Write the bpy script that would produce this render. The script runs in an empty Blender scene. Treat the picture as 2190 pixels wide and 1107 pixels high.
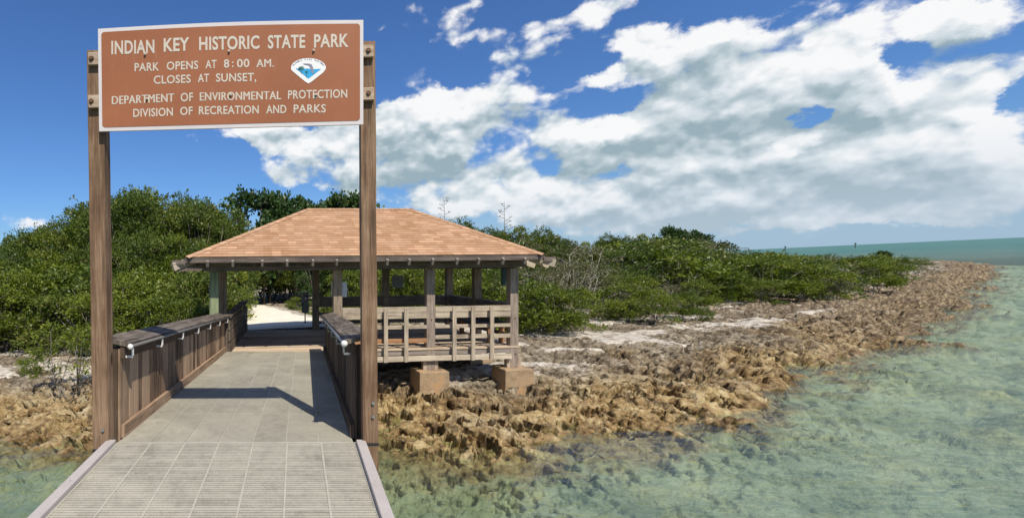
import bpy, math, random
import numpy as np
from mathutils import Vector, Matrix

R = math.radians
scene = bpy.context.scene
COL = scene.collection
random.seed(7)
rng = np.random.default_rng(11)

# ------------------------------------------------------------------ camera
EYE = 3.2                       # metres above the water
F = 1100.0                      # focal length in photograph pixels
PX, PY = 632.0, 577.0           # where the optical axis meets the picture (shifted lens)
ROLL = R(2.59)
CR, SR = math.cos(ROLL), math.sin(ROLL)
cam_d = bpy.data.cameras.new('camera')
cam = bpy.data.objects.new('camera', cam_d)
COL.objects.link(cam)
cam_d.sensor_width = 36.0
cam_d.lens = 36.0 * F / 2190.0
cam_d.shift_x = (1095.0 - PX) / 2190.0
cam_d.shift_y = (PY - 553.5) / 2190.0
cam_d.clip_start = 0.05
cam_d.clip_end = 20000
cam.matrix_world = Matrix(((CR, SR, 0, 0), (0, 0, -1, 0), (-SR, CR, 0, EYE), (0, 0, 0, 1)))
scene.camera = cam


def W(p):
    """tilted jetty frame (right, forward, up, from the eye) -> world"""
    return Vector((CR * p[0] + SR * p[2], p[1], EYE - SR * p[0] + CR * p[2]))


ROT = Matrix(((CR, 0, SR), (0, 1, 0), (-SR, 0, CR)))


def J(px, py, y):
    """picture position at depth y -> jetty frame"""
    return ((px - PX) / F * y, y, (PY - py) / F * y)


def horizon(px):
    return PY - math.tan(ROLL) * (px - PX)


def on_plane(px, py, z=0.0):
    d = W(((px - PX) / F, 1.0, (PY - py) / F)) - Vector((0, 0, EYE))
    t = (z - EYE) / d.z
    return (d.x * t, d.y * t)


# ------------------------------------------------------------------ node helper
class NT:
    def __init__(s, tree):
        s.t = tree

    def put(s, sock, v):
        if v is None:
            return
        if isinstance(v, bpy.types.NodeSocket):
            s.t.links.new(v, sock)
        elif isinstance(v, (tuple, list)) and len(v) == 3 and sock.type == 'RGBA':
            sock.default_value = (*v, 1)
        else:
            sock.default_value = v

    def new(s, typ, ins=None, **at):
        n = s.t.nodes.new(typ)
        for k, v in at.items():
            setattr(n, k, v)
        for k, v in (ins or {}).items():
            s.put(n.inputs[k], v)
        return n

    def math(s, op, a, b=None, c=None, clamp=False):
        n = s.new('ShaderNodeMath', operation=op, use_clamp=clamp)
        for i, v in enumerate((a, b, c)):
            s.put(n.inputs[i], v)
        return n.outputs[0]

    def vec(s, x, y, z):
        return s.new('ShaderNodeCombineXYZ', {0: x, 1: y, 2: z}).outputs[0]

    def mix(s, f, a, b, blend='MIX'):
        n = s.new('ShaderNodeMix', data_type='RGBA', blend_type=blend)
        s.put(n.inputs[0], f); s.put(n.inputs[6], a); s.put(n.inputs[7], b)
        return n.outputs[2]

    def ramp(s, f, stops, interp='LINEAR'):
        n = s.new('ShaderNodeValToRGB', {0: f})
        cr = n.color_ramp
        cr.interpolation = interp
        while len(cr.elements) < len(stops):
            cr.elements.new(0.5)
        for e, (p, c) in zip(cr.elements, stops):
            e.position = p
            e.color = (c, c, c, 1) if not isinstance(c, tuple) else (*c, 1)
        return n.outputs[0]

    def sstep(s, v, lo, hi):
        n = s.new('ShaderNodeMapRange', {0: v, 1: lo, 2: hi, 3: 0.0, 4: 1.0}, interpolation_type='SMOOTHSTEP')
        return n.outputs[0]

    def noise(s, v, scale, detail=3.0, rough=0.55, dist=0.0):
        n = s.new('ShaderNodeTexNoise', {'Scale': scale, 'Detail': detail, 'Roughness': rough, 'Distortion': dist})
        s.put(n.inputs['Vector'], v)
        return n.outputs[0]

    def bump(s, h, strength, dist):
        return s.new('ShaderNodeBump', {'Height': h, 'Strength': strength, 'Distance': dist}).outputs[0]


def material(name):
    m = bpy.data.materials.new(name)
    m.use_nodes = True
    m.node_tree.nodes.clear()
    nt = NT(m.node_tree)
    out = nt.new('ShaderNodeOutputMaterial')
    return m, nt, out


def principled(nt, out, color, rough=0.7, normal=None, metal=0.0, spec=0.4):
    p = nt.new('ShaderNodeBsdfPrincipled', {'Base Color': color, 'Roughness': rough, 'Metallic': metal, 'Specular IOR Level': spec})
    if normal is not None:
        nt.put(p.inputs['Normal'], normal)
    nt.t.links.new(p.outputs[0], out.inputs[0])
    return p


# ------------------------------------------------------------------ sun, sky and clouds
_s = W((0.27, -0.69, 1.0)) - Vector((0, 0, EYE))
SUN = _s.normalized()
SUN_EL = math.asin(SUN.z)
SUN_AZ = math.atan2(SUN.x, SUN.y)
sd = bpy.data.lights.new('sun', 'SUN')
sd.energy = 4.8
sd.angle = R(0.53)
sd.color = (1.0, 0.935, 0.82)
sun = bpy.data.objects.new('sun', sd)
sun.rotation_euler = SUN.to_track_quat('Z', 'Y').to_euler()
sun.location = (0, -10, 40)
COL.objects.link(sun)
scene.view_settings.view_transform = 'Standard'
scene.view_settings.look = 'None'
scene.view_settings.exposure = 0.0
scene.view_settings.gamma = 1.0
cy = scene.cycles
cy.max_bounces = 6; cy.diffuse_bounces = 2; cy.glossy_bounces = 2; cy.transmission_bounces = 2; cy.transparent_max_bounces = 6
cy.caustics_reflective = False; cy.caustics_refractive = False
cy.use_denoising = True


def ang(px, py):
    d = (W(((px - PX) / F, 1.0, (PY - py) / F)) - Vector((0, 0, EYE))).normalized()
    return math.atan2(d.x, d.y), math.asin(d.z)


# (centre x, centre y, half width, half height, weight) measured on the photograph's sky, turned into compass angles
CLOUDS = [
    # big grey based cumulus at right
    (1590, 215, 240, 120, .74), (1400, 250, 110, 80, .62), (1770, 290, 180, 90, .6), (1560, 115, 160, 55, .5), (1700, 335, 240, 40, .4),
    (1750, 100, 180, 60, .55), (1910, 300, 150, 75, .6), (2080, 150, 120, 80, .62), (2110, 300, 120, 80, .5), (2070, 25, 170, 42, .62),
    (1290, 15, 75, 34, .7), (1350, 85, 65, 42, .6), (1430, 135, 60, 26, .3), (1990, 90, 60, 40, .2),
    # white cumulus row behind the right sign post
    (930, 235, 90, 52, .85), (1045, 212, 90, 36, .75), (1010, 290, 160, 45, .6), (870, 290, 70, 50, .35), (1240, 282, 95, 28, .6), (1130, 262, 60, 26, .35),
    (812, 265, 40, 38, .95), (700, 288, 140, 38, .85), (590, 290, 100, 26, .6), (740, 350, 150, 36, .55), (770, 405, 110, 32, .6), (650, 388, 50, 18, .4),
    (1090, 375, 210, 34, .6), (930, 360, 120, 30, .5), (1000, 440, 170, 28, .58), (1180, 437, 150, 28, .58),
    # lower banks and the pale veil over the sea
    (1480, 400, 200, 28, .6), (1330, 335, 130, 30, .55), (1640, 385, 180, 26, .55), (1920, 385, 130, 42, .7), (2120, 390, 120, 36, .6),
    (1700, 440, 340, 26, .5), (2050, 450, 230, 26, .5), (1350, 452, 150, 20, .5), (1600, 480, 220, 14, .45), (1370, 480, 140, 12, .42), (1900, 482, 200, 14, .42),
    (1750, 430, 620, 70, .22), (1250, 430, 300, 60, .18),
    # thin high wisps
    (1010, 60, 105, 30, .5), (1180, 112, 95, 32, .5), (1245, 185, 90, 30, .5), (970, 8, 100, 20, .42), (1090, 150, 60, 26, .42), (1150, 60, 55, 26, .35), (1420, 60, 120, 40, .3),
    (820, 60, 40, 14, .38), (410, 300, 28, 15, .5), (525, 388, 26, 15, .42), (70, 478, 60, 18, .72), (130, 430, 30, 8, .2),
    (1530, 345, 130, 40, .4), (1850, 200, 80, 50, .3), (1150, 330, 90, 26, .3),
    # gaps of blue
    (1722, 238, 30, 18, -.8), (1335, 205, 50, 20, -.4), (1915, 140, 44, 56, -.5), (1930, 40, 50, 40, -.4), (1490, 20, 140, 30, -.4),
    (1195, 348, 50, 12, -.3), (1285, 150, 60, 20, -.2), (2185, 190, 24, 34, -.4),
]


def build_world():
    w = bpy.data.worlds.new('World')
    scene.world = w
    w.use_nodes = True
    t = w.node_tree
    t.nodes.clear()
    nt = NT(t)
    tc = nt.new('ShaderNodeTexCoord')
    sp = nt.new('ShaderNodeSeparateXYZ', {0: tc.outputs['Generated']})
    az = nt.math('ARCTAN2', sp.outputs[0], sp.outputs[1])
    el = nt.math('ARCSINE', nt.math('MAXIMUM', nt.math('MINIMUM', sp.outputs[2], 1.0), -1.0))
    # --- where clouds stand, as a group so that it can be sampled twice (here and a little towards the sun)
    g = bpy.data.node_groups.new('cloud_cover', 'ShaderNodeTree')
    g.interface.new_socket('P', in_out='INPUT', socket_type='NodeSocketVector')
    g.interface.new_socket('T', in_out='OUTPUT', socket_type='NodeSocketFloat')
    gn = NT(g)
    gi = gn.new('NodeGroupInput'); go = gn.new('NodeGroupOutput')
    total = None
    wp = gi.outputs[0]
    for cx, cy, rx, ry, wt in CLOUDS:
        a0, e0 = ang(cx, cy)
        sa = 1 / max(0.008, abs(ang(cx + rx, cy)[0] - ang(cx - rx, cy)[0]) / 2 * 1.1)
        se = 1 / max(0.006, abs(ang(cx, cy - ry)[1] - ang(cx, cy + ry)[1]) / 2 * 1.1)
        q = gn.new('ShaderNodeVectorMath', {0: wp, 1: (sa, se, 0), 2: (-a0 * sa, -e0 * se, 0)}, operation='MULTIPLY_ADD').outputs[0]
        r2 = gn.new('ShaderNodeVectorMath', {0: q, 1: q}, operation='DOT_PRODUCT').outputs['Value']
        e = gn.math('POWER', 0.367879, r2)
        total = gn.math('MULTIPLY', e, wt) if total is None else gn.math('MULTIPLY_ADD', e, wt, total)
    total = gn.math('MINIMUM', total, gn.math('MULTIPLY_ADD', total, 0.25, 0.7))
    g.links.new(total, go.inputs[0])

    def tex2(typ, v, **ins):
        n = nt.new(typ)
        if typ == 'ShaderNodeTexNoise':
            n.noise_dimensions = '2D'
        else:
            n.voronoi_dimensions = '2D'; n.feature = 'SMOOTH_F1'
        nt.put(n.inputs['Vector'], v)
        for k, x in ins.items():
            nt.put(n.inputs[k], x)
        return n

    def cover(v):
        n = nt.new('ShaderNodeGroup')
        n.node_tree = g
        nt.put(n.inputs[0], v)
        return n.outputs[0]

    pv = nt.vec(az, nt.math('MULTIPLY', el, 1.5), 0.0)
    w1 = tex2('ShaderNodeTexNoise', pv, Scale=8.0, Detail=6.0, Roughness=.66).outputs[1]
    warp = nt.new('ShaderNodeVectorMath', {0: w1, 1: (.085, .065, 0), 2: (-.0425, -.0325, 0)}, operation='MULTIPLY_ADD').outputs[0]
    p0 = nt.new('ShaderNodeVectorMath', {0: nt.vec(az, el, 0.0), 1: warp}, operation='ADD').outputs[0]
    p1 = nt.new('ShaderNodeVectorMath', {0: p0, 1: (.008, .040, 0)}, operation='ADD').outputs[0]
    # cloud field outside the picture, so that another view finds a sky as well
    back = nt.math('MULTIPLY', nt.sstep(nt.math('ABSOLUTE', nt.math('SUBTRACT', az, 0.2)), 0.85, 1.3), nt.math('MULTIPLY', nt.sstep(tex2('ShaderNodeTexNoise', pv, Scale=2.6, Detail=3.0).outputs[0], 0.45, 0.65), 0.8))
    p0s = nt.new('ShaderNodeVectorMath', {0: warp, 1: (.4, .4, 0), 2: pv}, operation='MULTIPLY_ADD').outputs[0]
    p2s = nt.new('ShaderNodeVectorMath', {0: p0s, 1: (.006, .022, 0)}, operation='ADD').outputs[0]
    vo = lambda v: tex2('ShaderNodeTexVoronoi', v, Scale=12.0, Detail=2.4, Roughness=.52, Smoothness=.6, Lacunarity=2.3).outputs[0]
    f0 = vo(p0s); f1 = vo(p2s)
    puff = nt.math('SUBTRACT', 0.33, f0)
    # whole cumulus heads: crisp lit crowns over flat grey bases
    pL = nt.new('ShaderNodeVectorMath', {0: p0s, 1: (1.0, 1.5, 0), 2: warp}, operation='MULTIPLY_ADD').outputs[0]
    pL1 = nt.new('ShaderNodeVectorMath', {0: pL, 1: (.016, .075, 0)}, operation='ADD').outputs[0]
    vL = lambda v: tex2('ShaderNodeTexVoronoi', v, Scale=5.2, Detail=.6, Roughness=.5, Smoothness=.25).outputs[0]
    g0 = vL(pL); g1 = vL(pL1)
    litL = nt.math('SUBTRACT', g1, g0)
    puffL = nt.math('SUBTRACT', .40, g0)
    n1 = nt.math('SUBTRACT', tex2('ShaderNodeTexNoise', p0s, Scale=9.0, Detail=8.0, Roughness=.58).outputs[0], .5)
    t0 = nt.math('ADD', cover(p0), back)
    t1 = cover(p1)
    d0 = nt.math('MULTIPLY_ADD', nt.math('ADD', nt.math('MULTIPLY_ADD', puffL, .42, nt.math('MULTIPLY', puff, .55)), nt.math('MULTIPLY', n1, 1.0)), nt.sstep(t0, .0, .30), t0)
    alpha = nt.sstep(d0, 0.06, 0.40)
    # sunlit upper sides, shaded undersides: of the whole bank, and of each billow
    rel = nt.math('MULTIPLY', nt.math('SUBTRACT', t0, t1), .85)
    rel = nt.math('MINIMUM', nt.math('MAXIMUM', rel, -.45), .35)
    lit = nt.math('MULTIPLY', nt.math('SUBTRACT', f1, f0), .8)
    bright = nt.math('ADD', nt.math('ADD', rel, nt.math('MULTIPLY_ADD', litL, .85, lit)), nt.math('MULTIPLY', n1, .50))
    thick = nt.sstep(t0, 0.40, 1.0)
    bright = nt.math('SUBTRACT', nt.math('ADD', bright, .70), nt.math('MULTIPLY', thick, 0.36))
    ccol = nt.ramp(bright, [(0.0, (0.33, 0.44, 0.49)), (0.3, (0.50, 0.59, 0.64)), (0.6, (0.74, 0.80, 0.835)), (0.88, (0.97, 0.97, 0.97))])
    # far clouds near the horizon are seen through more air
    low = nt.sstep(el, 0.17, 0.0)
    ccol = nt.mix(nt.math('MULTIPLY', low, 0.60), ccol, (0.52, 0.62, 0.74))
    sky = nt.new('ShaderNodeTexSky', sky_type='NISHITA', sun_disc=False, sun_elevation=SUN_EL, sun_rotation=SUN_AZ,
                 altitude=0.0, air_density=1.15, dust_density=0.3, ozone_density=3.0)
    skyc = nt.mix(1.0, sky.outputs[0], (0.050, 0.076, 0.116), 'MULTIPLY')
    haze = nt.sstep(el, 0.16, -0.02)
    skyc = nt.mix(nt.math('MULTIPLY', haze, nt.math('MULTIPLY_ADD', nt.sstep(az, -.35, .35), .5, .3)), skyc, (0.39, 0.545, 0.72))
    col = nt.mix(nt.math('MULTIPLY', alpha, 0.97), skyc, ccol)
    w.cycles.sampling_method = 'MANUAL'; w.cycles.sample_map_resolution = 256
    bg = nt.new('ShaderNodeBackground', {'Color': col, 'Strength': 1.0})
    out = nt.new('ShaderNodeOutputWorld')
    t.links.new(bg.outputs[0], out.inputs[0])


build_world()

# ------------------------------------------------------------------ numpy noise


def _h(ix, iy, seed):
    n = (ix.astype(np.int64) * 374761393 + iy.astype(np.int64) * 668265263 + seed * 974711) & 0xffffffff
    n = ((n ^ (n >> 13)) * 1274126177) & 0xffffffff
    n = (n ^ (n >> 16)) & 0xffffff
    return n / float(0x1000000)


def vnoise(x, y, seed=0):
    ix = np.floor(x); iy = np.floor(y)
    fx = x - ix; fy = y - iy
    fx = fx * fx * (3 - 2 * fx); fy = fy * fy * (3 - 2 * fy)
    a = _h(ix, iy, seed); b = _h(ix + 1, iy, seed); c = _h(ix, iy + 1, seed); d = _h(ix + 1, iy + 1, seed)
    return (a * (1 - fx) + b * fx) * (1 - fy) + (c * (1 - fx) + d * fx) * fy


def fbm(x, y, seed=0, octv=4, gain=0.5):
    s = 0; a = 1; t = 0
    for o in range(octv):
        s = s + a * vnoise(x + 17.3 * o, y - 9.1 * o, seed + o)
        t += a; a *= gain; x = x * 2.03; y = y * 2.03
    return s / t


def worley(x, y, seed=0):
    ix = np.floor(x); iy = np.floor(y)
    f1 = np.full(x.shape, 9.0); f2 = np.full(x.shape, 9.0)
    for dx in (-1, 0, 1):
        for dy in (-1, 0, 1):
            cx = ix + dx; cy = iy + dy
            d = np.hypot(cx + _h(cx, cy, seed) - x, cy + _h(cx, cy, seed + 77) - y)
            f2 = np.where(d < f1, f1, np.minimum(f2, d))
            f1 = np.minimum(f1, d)
    return f1, f2


# ------------------------------------------------------------------ terrain
SHORE_PX = [(-60, 930), (0, 938), (60, 945), (120, 955), (200, 962), (330, 950), (600, 930), (800, 930), (840, 955), (930, 975), (1010, 985), (1090, 990), (1150, 975),
            (1185, 940), (1210, 925), (1260, 930), (1330, 950), (1400, 925), (1480, 905), (1545, 905), (1600, 880), (1690, 832), (1740, 805), (1800, 785), (1890, 745), (1930, 712),
            (2000, 688), (2050, 650), (2085, 625), (2112, 596), (2118, 566)]
shore = [(-90, 30), (-40, 10.5), (-20, 9.2), (-11, 9.8)]
shore += [on_plane(*p) for p in SHORE_PX]
shore += [(97, 76), (95, 88), (70, 104), (30, 120), (-40, 125), (-110, 90)]
SH = np.array(shore)
HEADS = [(*on_plane(1300, 1010, -.3), .45), (*on_plane(1375, 955, -.2), .6), (*on_plane(900, 1000, -.3), .5), (*on_plane(1100, 985, -.2), .5), (*on_plane(150, 985, -.3), .35)]


def shore_dist(x, y):
    """signed distance to the water's edge, positive on land"""
    d = np.full(x.shape, 1e9)
    inside = np.zeros(x.shape, bool)
    n = len(SH)
    for i in range(n):
        ax, ay = SH[i]; bx, by = SH[(i + 1) % n]
        ex, ey = bx - ax, by - ay
        t = np.clip(((x - ax) * ex + (y - ay) * ey) / (ex * ex + ey * ey), 0, 1)
        d = np.minimum(d, np.hypot(x - ax - t * ex, y - ay - t * ey))
        if by != ay:
            c = ((ay > y) != (by > y)) & (x < (bx - ax) * (y - ay) / (by - ay) + ax)
            inside ^= c
    return np.where(inside, d, -d)


def path_mid(y):
    return np.interp(y, [12, 16, 19, 22, 26, 30], [-0.35, -0.45, -0.75, -1.3, -2.15, -3.6])


def path_mask(x, y):
    half = np.interp(y, [15, 17, 22, 27, 30], [1.75, 1.6, 1.15, 0.75, 0.5])
    d = np.abs(x - path_mid(y)) - half
    m = np.clip(1 - d / 0.8, 0, 1)
    return m * m * (3 - 2 * m) * np.clip((y - 15.0) / 0.9, 0, 1) * np.clip((33 - y) / 3, 0, 1)


def terrain(x, y, detail=True):
    d = shore_dist(x, y)
    r = np.hypot(x, y)
    wob = (fbm(x * 0.55, y * 0.55, 3, 3) - 0.5) * 1.6 + (fbm(x * 2.1, y * 2.1, 5, 3) - 0.5) * 0.9
    dd = d + wob * np.clip(r / 14, 0.45, 2.2)
    base = np.interp(dd, [-600, -60, -12, -4, -1.4, -0.5, 0, 0.6, 2.2, 5, 12, 30, 60],
                     [-9, -3.0, -1.25, -0.70, -0.24, -0.11, -0.02, 0.10, 0.33, 0.53, 0.70, 1.1, 1.3])
    pm = path_mask(x, y)
    rise = np.clip((y - 13.8) / 2.2, 0, 1) * np.clip(1 - np.abs(x - 1.0) / 9.0, 0, 1)
    base = base + 0.55 * rise * rise * (3 - 2 * rise) * (d > 0)
    # sand lying in the hollows well above the water's edge
    sn = fbm(x * 0.5 + 3, y * 0.85, 21, 4)
    sandy = np.clip((sn - 0.495) / 0.07, 0, 1) * np.clip((dd - 2.4) / 1.6, 0, 1)
    if not detail:
        return base * (1 - pm) + 1.43 * pm
    # karst: low terraces eaten by sharp edged pits
    wx = (fbm(x * 2.3, y * 2.3, 31, 3) - .5) * 1.1; wy = (fbm(x * 2.3 + 5, y * 2.3, 32, 3) - .5) * 1.1
    wx2 = (fbm(x * 7, y * 7, 36, 2) - .5) * .28; wy2 = (fbm(x * 7 + 9, y * 7, 37, 2) - .5) * .28
    a1, a2 = worley((x + wx * .5 + wx2) * 2.1, (y + wy * .5 + wy2) * 2.1, 43)
    b1, b2 = worley((x + wx2) * 5.5, (y + wy2) * 5.5, 45)
    pl = fbm(x * .9 + wx * .4, y * 1.1 + wy * .4, 47, 4, .55) * 5.0
    fr_ = pl - np.floor(pl)
    terr = (np.floor(pl) + np.clip((fr_ - .40) / .22, 0, 1)) / 5.0 - .5
    rough = fbm(x * 9, y * 9, 61, 4, .62) - .5
    ridg = 1 - np.abs(2 * fbm(x * 3.2 + wx2, y * 3.2 + wy2, 51, 4, .58) - 1)
    zone = vnoise(x * .8, y * .8, 71)
    pit = np.clip((.36 - a1 + .25 * (zone - .5)) / .10, 0, 1)
    pit2 = np.clip((.30 - b1) / .10, 0, 1) * np.clip((vnoise(x * 1.5, y * 1.5, 72) - .38) / .15, 0, 1)
    amp = np.interp(dd, [-5, -1.6, -0.2, 0.8, 2.6, 5.0, 9, 20], [0.12, 0.3, 0.8, 1.0, 0.9, 0.5, 0.3, 0.22])
    amp = amp * (1 - 0.9 * sandy) * (1 - pm) * np.interp(r, [8, 25, 60], [1.0, 1.25, 1.7])
    global PITS
    PITS = (.17 * pit + .08 * pit2) * np.clip(amp, 0, 1.2)
    k = .34 * terr + .085 * rough + .10 * (ridg ** 2 - .55) - .19 * pit - .09 * pit2
    h = base + k * amp + sandy * 0.03
    # scattered drowned heads of rock on the sand bed
    o1, o2 = worley(x * 0.42, y * 0.42, 81)
    head = np.clip((0.34 - o1) / 0.34, 0, 1) * (dd < -0.8) * (vnoise(x * .13, y * .13, 83) > .5) * .55
    for hx_, hy_, hr_ in HEADS:
        q_ = np.hypot(x - hx_ + wx * .5, (y - hy_) * 1.3 + wy * .5) / hr_
        head = np.maximum(head, np.clip(1.15 - q_, 0, 1) * (dd < .3))
    h = h + np.clip(head * 1.8, 0, .8) * np.maximum(-.10 + .22 * (fbm(x * 4, y * 4, 85, 3) - .5) - h, 0) * np.clip(1 - (r - 18) / 20, 0, 1)
    h = h * (1 - pm) + pm * (1.43 + 0.025 * (fbm(x * 3, y * 3, 91, 3) - .5))
    return h, dd, sandy, pm, head


def ground(x, y):
    return float(terrain(np.array([float(x)]), np.array([float(y)]), False)[0])


def polar_grid(angles, radii):
    A, Rr = np.meshgrid(angles, radii, indexing='ij')
    return Rr * np.sin(A), Rr * np.cos(A)


def grid_mesh(name, X, Y, Z, wrap=True, smooth=True):
    na, nr = X.shape
    me = bpy.data.meshes.new(name)
    co = np.stack([X, Y, Z], -1).reshape(-1, 3).astype(np.float32)
    i = np.arange(na if wrap else na - 1)[:, None]; j = np.arange(nr - 1)[None, :]
    i2 = (i + 1) % na
    q = np.stack([i * nr + j + 0 * i2, i * nr + j + 1, i2 * nr + j + 1, i2 * nr + j], -1).reshape(-1, 4)
    me.vertices.add(len(co)); me.vertices.foreach_set('co', co.ravel())
    me.loops.add(q.size); me.loops.foreach_set('vertex_index', q.ravel().astype(np.int32))
    me.polygons.add(len(q))
    me.polygons.foreach_set('loop_start', np.arange(0, q.size, 4, dtype=np.int32))
    me.polygons.foreach_set('loop_total', np.full(len(q), 4, np.int32))
    me.polygons.foreach_set('use_smooth', np.full(len(q), smooth, bool))
    me.update(calc_edges=True)
    me.validate()
    return me


def add_attr(me, name, arr):
    a = me.attributes.new(name, 'FLOAT', 'POINT')
    a.data.foreach_set('value', np.ascontiguousarray(arr, np.float32).ravel())


def link(name, me, m=None, parent=None):
    o = bpy.data.objects.new(name, me)
    COL.objects.link(o)
    if m is not None:
        me.materials.append(m)
    if parent is not None:
        o.parent = parent
    return o


def rock_material():
    m, nt, out = material('karst_rock')
    geo = nt.new('ShaderNodeNewGeometry')
    P = geo.outputs['Position']
    at = lambda n: nt.new('ShaderNodeAttribute', attribute_name=n).outputs['Fac']
    dd, sand, head = at('dist'), at('sand'), at('head')
    n1 = nt.noise(P, 1.1, 6, .62)
    n2 = nt.noise(P, 7.0, 6, .65)
    n3 = nt.noise(P, 26.0, 4, .6)
    gold = nt.ramp(nt.math('MULTIPLY_ADD', n1, .45, nt.math('MULTIPLY', n2, .55)),
                   [(.32, (.06, .036, .018)), (.42, (.20, .12, .05)), (.50, (.37, .255, .115)), (.58, (.50, .385, .20)), (.70, (.60, .51, .32))])
    grey = nt.ramp(nt.math('MULTIPLY_ADD', n1, .5, nt.math('MULTIPLY', n2, .5)),
                   [(.32, (.07, .052, .038)), (.43, (.165, .13, .088)), (.53, (.31, .255, .18)), (.66, (.50, .44, .34))])
    wet = nt.ramp(n2, [(.3, (.04, .024, .012)), (.5, (.13, .07, .028)), (.7, (.24, .145, .055))])
    n0 = nt.noise(P, .35, 4, .6)
    dw = nt.math('ADD', dd, nt.math('MULTIPLY', nt.math('SUBTRACT', n1, .5), 2.2))
    dg = nt.math('ADD', dw, nt.math('MULTIPLY', nt.math('SUBTRACT', n0, .5), 7.0))
    c = nt.mix(nt.sstep(dg, .9, 4.0), gold, grey)
    gy = nt.new('ShaderNodeSeparateXYZ', {0: P}).outputs[0]
    brn = nt.ramp(n2, [(.34, (.045, .032, .022)), (.46, (.145, .105, .066)), (.56, (.29, .22, .14)), (.68, (.46, .385, .27))])
    c = nt.mix(nt.math('MULTIPLY', nt.sstep(nt.math('ADD', gy, nt.math('MULTIPLY', n0, 12.0)), 14, 30), .8), c, brn)
    c = nt.mix(nt.math('MULTIPLY', nt.sstep(dw, 0.6, -0.2), .45), c, wet)
    bed = nt.ramp(nt.noise(P, .55, 6, .68), [(.34, (.19, .205, .115)), (.45, (.29, .30, .18)), (.56, (.385, .39, .26)), (.75, (.47, .47, .33))])
    bed = nt.mix(nt.math('MULTIPLY', nt.sstep(nt.noise(P, 1.7, 6, .7), .52, .66), .75), bed, (.13, .15, .07))
    pale_bed = nt.sstep(nt.noise(P, 1.3, 5, .6), .5, .7)  # paler yellowish patches of the bed close to the shore
    bed = nt.mix(nt.math('MULTIPLY', nt.math('MULTIPLY', pale_bed, nt.sstep(dw, -3.5, -.8)), .8), bed, (.50, .44, .24))
    rk = nt.ramp(n2, [(.3, (.16, .15, .06)), (.6, (.48, .43, .22)), (.8, (.58, .54, .34))])
    bed = nt.mix(nt.sstep(head, .05, .4), bed, rk)
    c = nt.mix(nt.sstep(dw, -0.15, -1.0), c, bed)
    sc = nt.ramp(nt.noise(P, 4.0, 5, .6), [(.3, (.42, .34, .25)), (.5, (.62, .55, .45)), (.7, (.74, .69, .60))])
    c = nt.mix(nt.math('MULTIPLY', nt.sstep(nt.math('ADD', sand, nt.math('MULTIPLY', nt.math('SUBTRACT', n2, .5), 1.6)), .45, .8), .9), c, sc)
    dk = nt.math('MULTIPLY', nt.sstep(nt.noise(P, 3.4, 5, .68), .53, .62), nt.sstep(dw, -.1, .5))
    c = nt.mix(nt.math('MULTIPLY', dk, .72), c, (.050, .033, .020))
    c = nt.mix(nt.math('MULTIPLY', nt.math('MULTIPLY', nt.sstep(n3, .56, .66), .45), nt.sstep(dw, -.1, .5)), c, (.05, .034, .02))
    pv = nt.new('ShaderNodeTexVoronoi', {'Vector': P, 'Scale': 13.0, 'Detail': 1.0}, feature='F1').outputs[0]
    pore = nt.math('MULTIPLY', nt.sstep(pv, .30, .16), nt.sstep(nt.noise(P, 2.6, 3), .42, .58))
    h = nt.math('SUBTRACT', nt.math('MULTIPLY_ADD', n2, .8, nt.math('MULTIPLY', n3, .6)), nt.math('MULTIPLY', pore, .9))
    nrm = nt.bump(h, 1.0, 0.06)
    principled(nt, out, c, nt.ramp(dd, [(0.0, .45), (0.5, .9)]), nrm, spec=.25)
    return m


def build_terrain():
    dense = np.linspace(R(-40), R(62), 900)
    rest = np.linspace(R(62), R(320), 90)[1:-1]
    ang_ = np.concatenate([dense, rest])
    rad = np.concatenate([np.linspace(0.4, 5.5, 14)[:-1], np.geomspace(5.5, 30, 520)[:-1], np.geomspace(30, 130, 230)[:-1], np.geomspace(130, 9000, 26)])
    X, Y = polar_grid(ang_, rad)
    h, dd, sandy, pm, head = terrain(X.ravel(), Y.ravel())
    # sideways push makes undercut edges and leaning pinnacles
    rr = np.hypot(X, Y).ravel()
    push = np.interp(dd, [-2, 0, 1, 3.5, 6, 12], [.02, .05, .07, .07, .05, .02]) * (1 - pm) * (rr < 60)
    xs = X.ravel() + PITS * .25 + push * (fbm(X.ravel() * 3.7, Y.ravel() * 3.7 + 50, 101, 3) - .5) * 2
    ys = Y.ravel() + PITS * (rr < 80) + push * (fbm(X.ravel() * 3.7 + 30, Y.ravel() * 3.7, 103, 3) - .5) * 2
    me = grid_mesh('terrain', xs.reshape(X.shape), ys.reshape(X.shape), h.reshape(X.shape))
    add_attr(me, 'dist', dd); add_attr(me, 'sand', np.maximum(sandy, pm)); add_attr(me, 'head', head)
    o = link('terrain', me, rock_material())
    o['kind'] = 'structure'


build_terrain()


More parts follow.
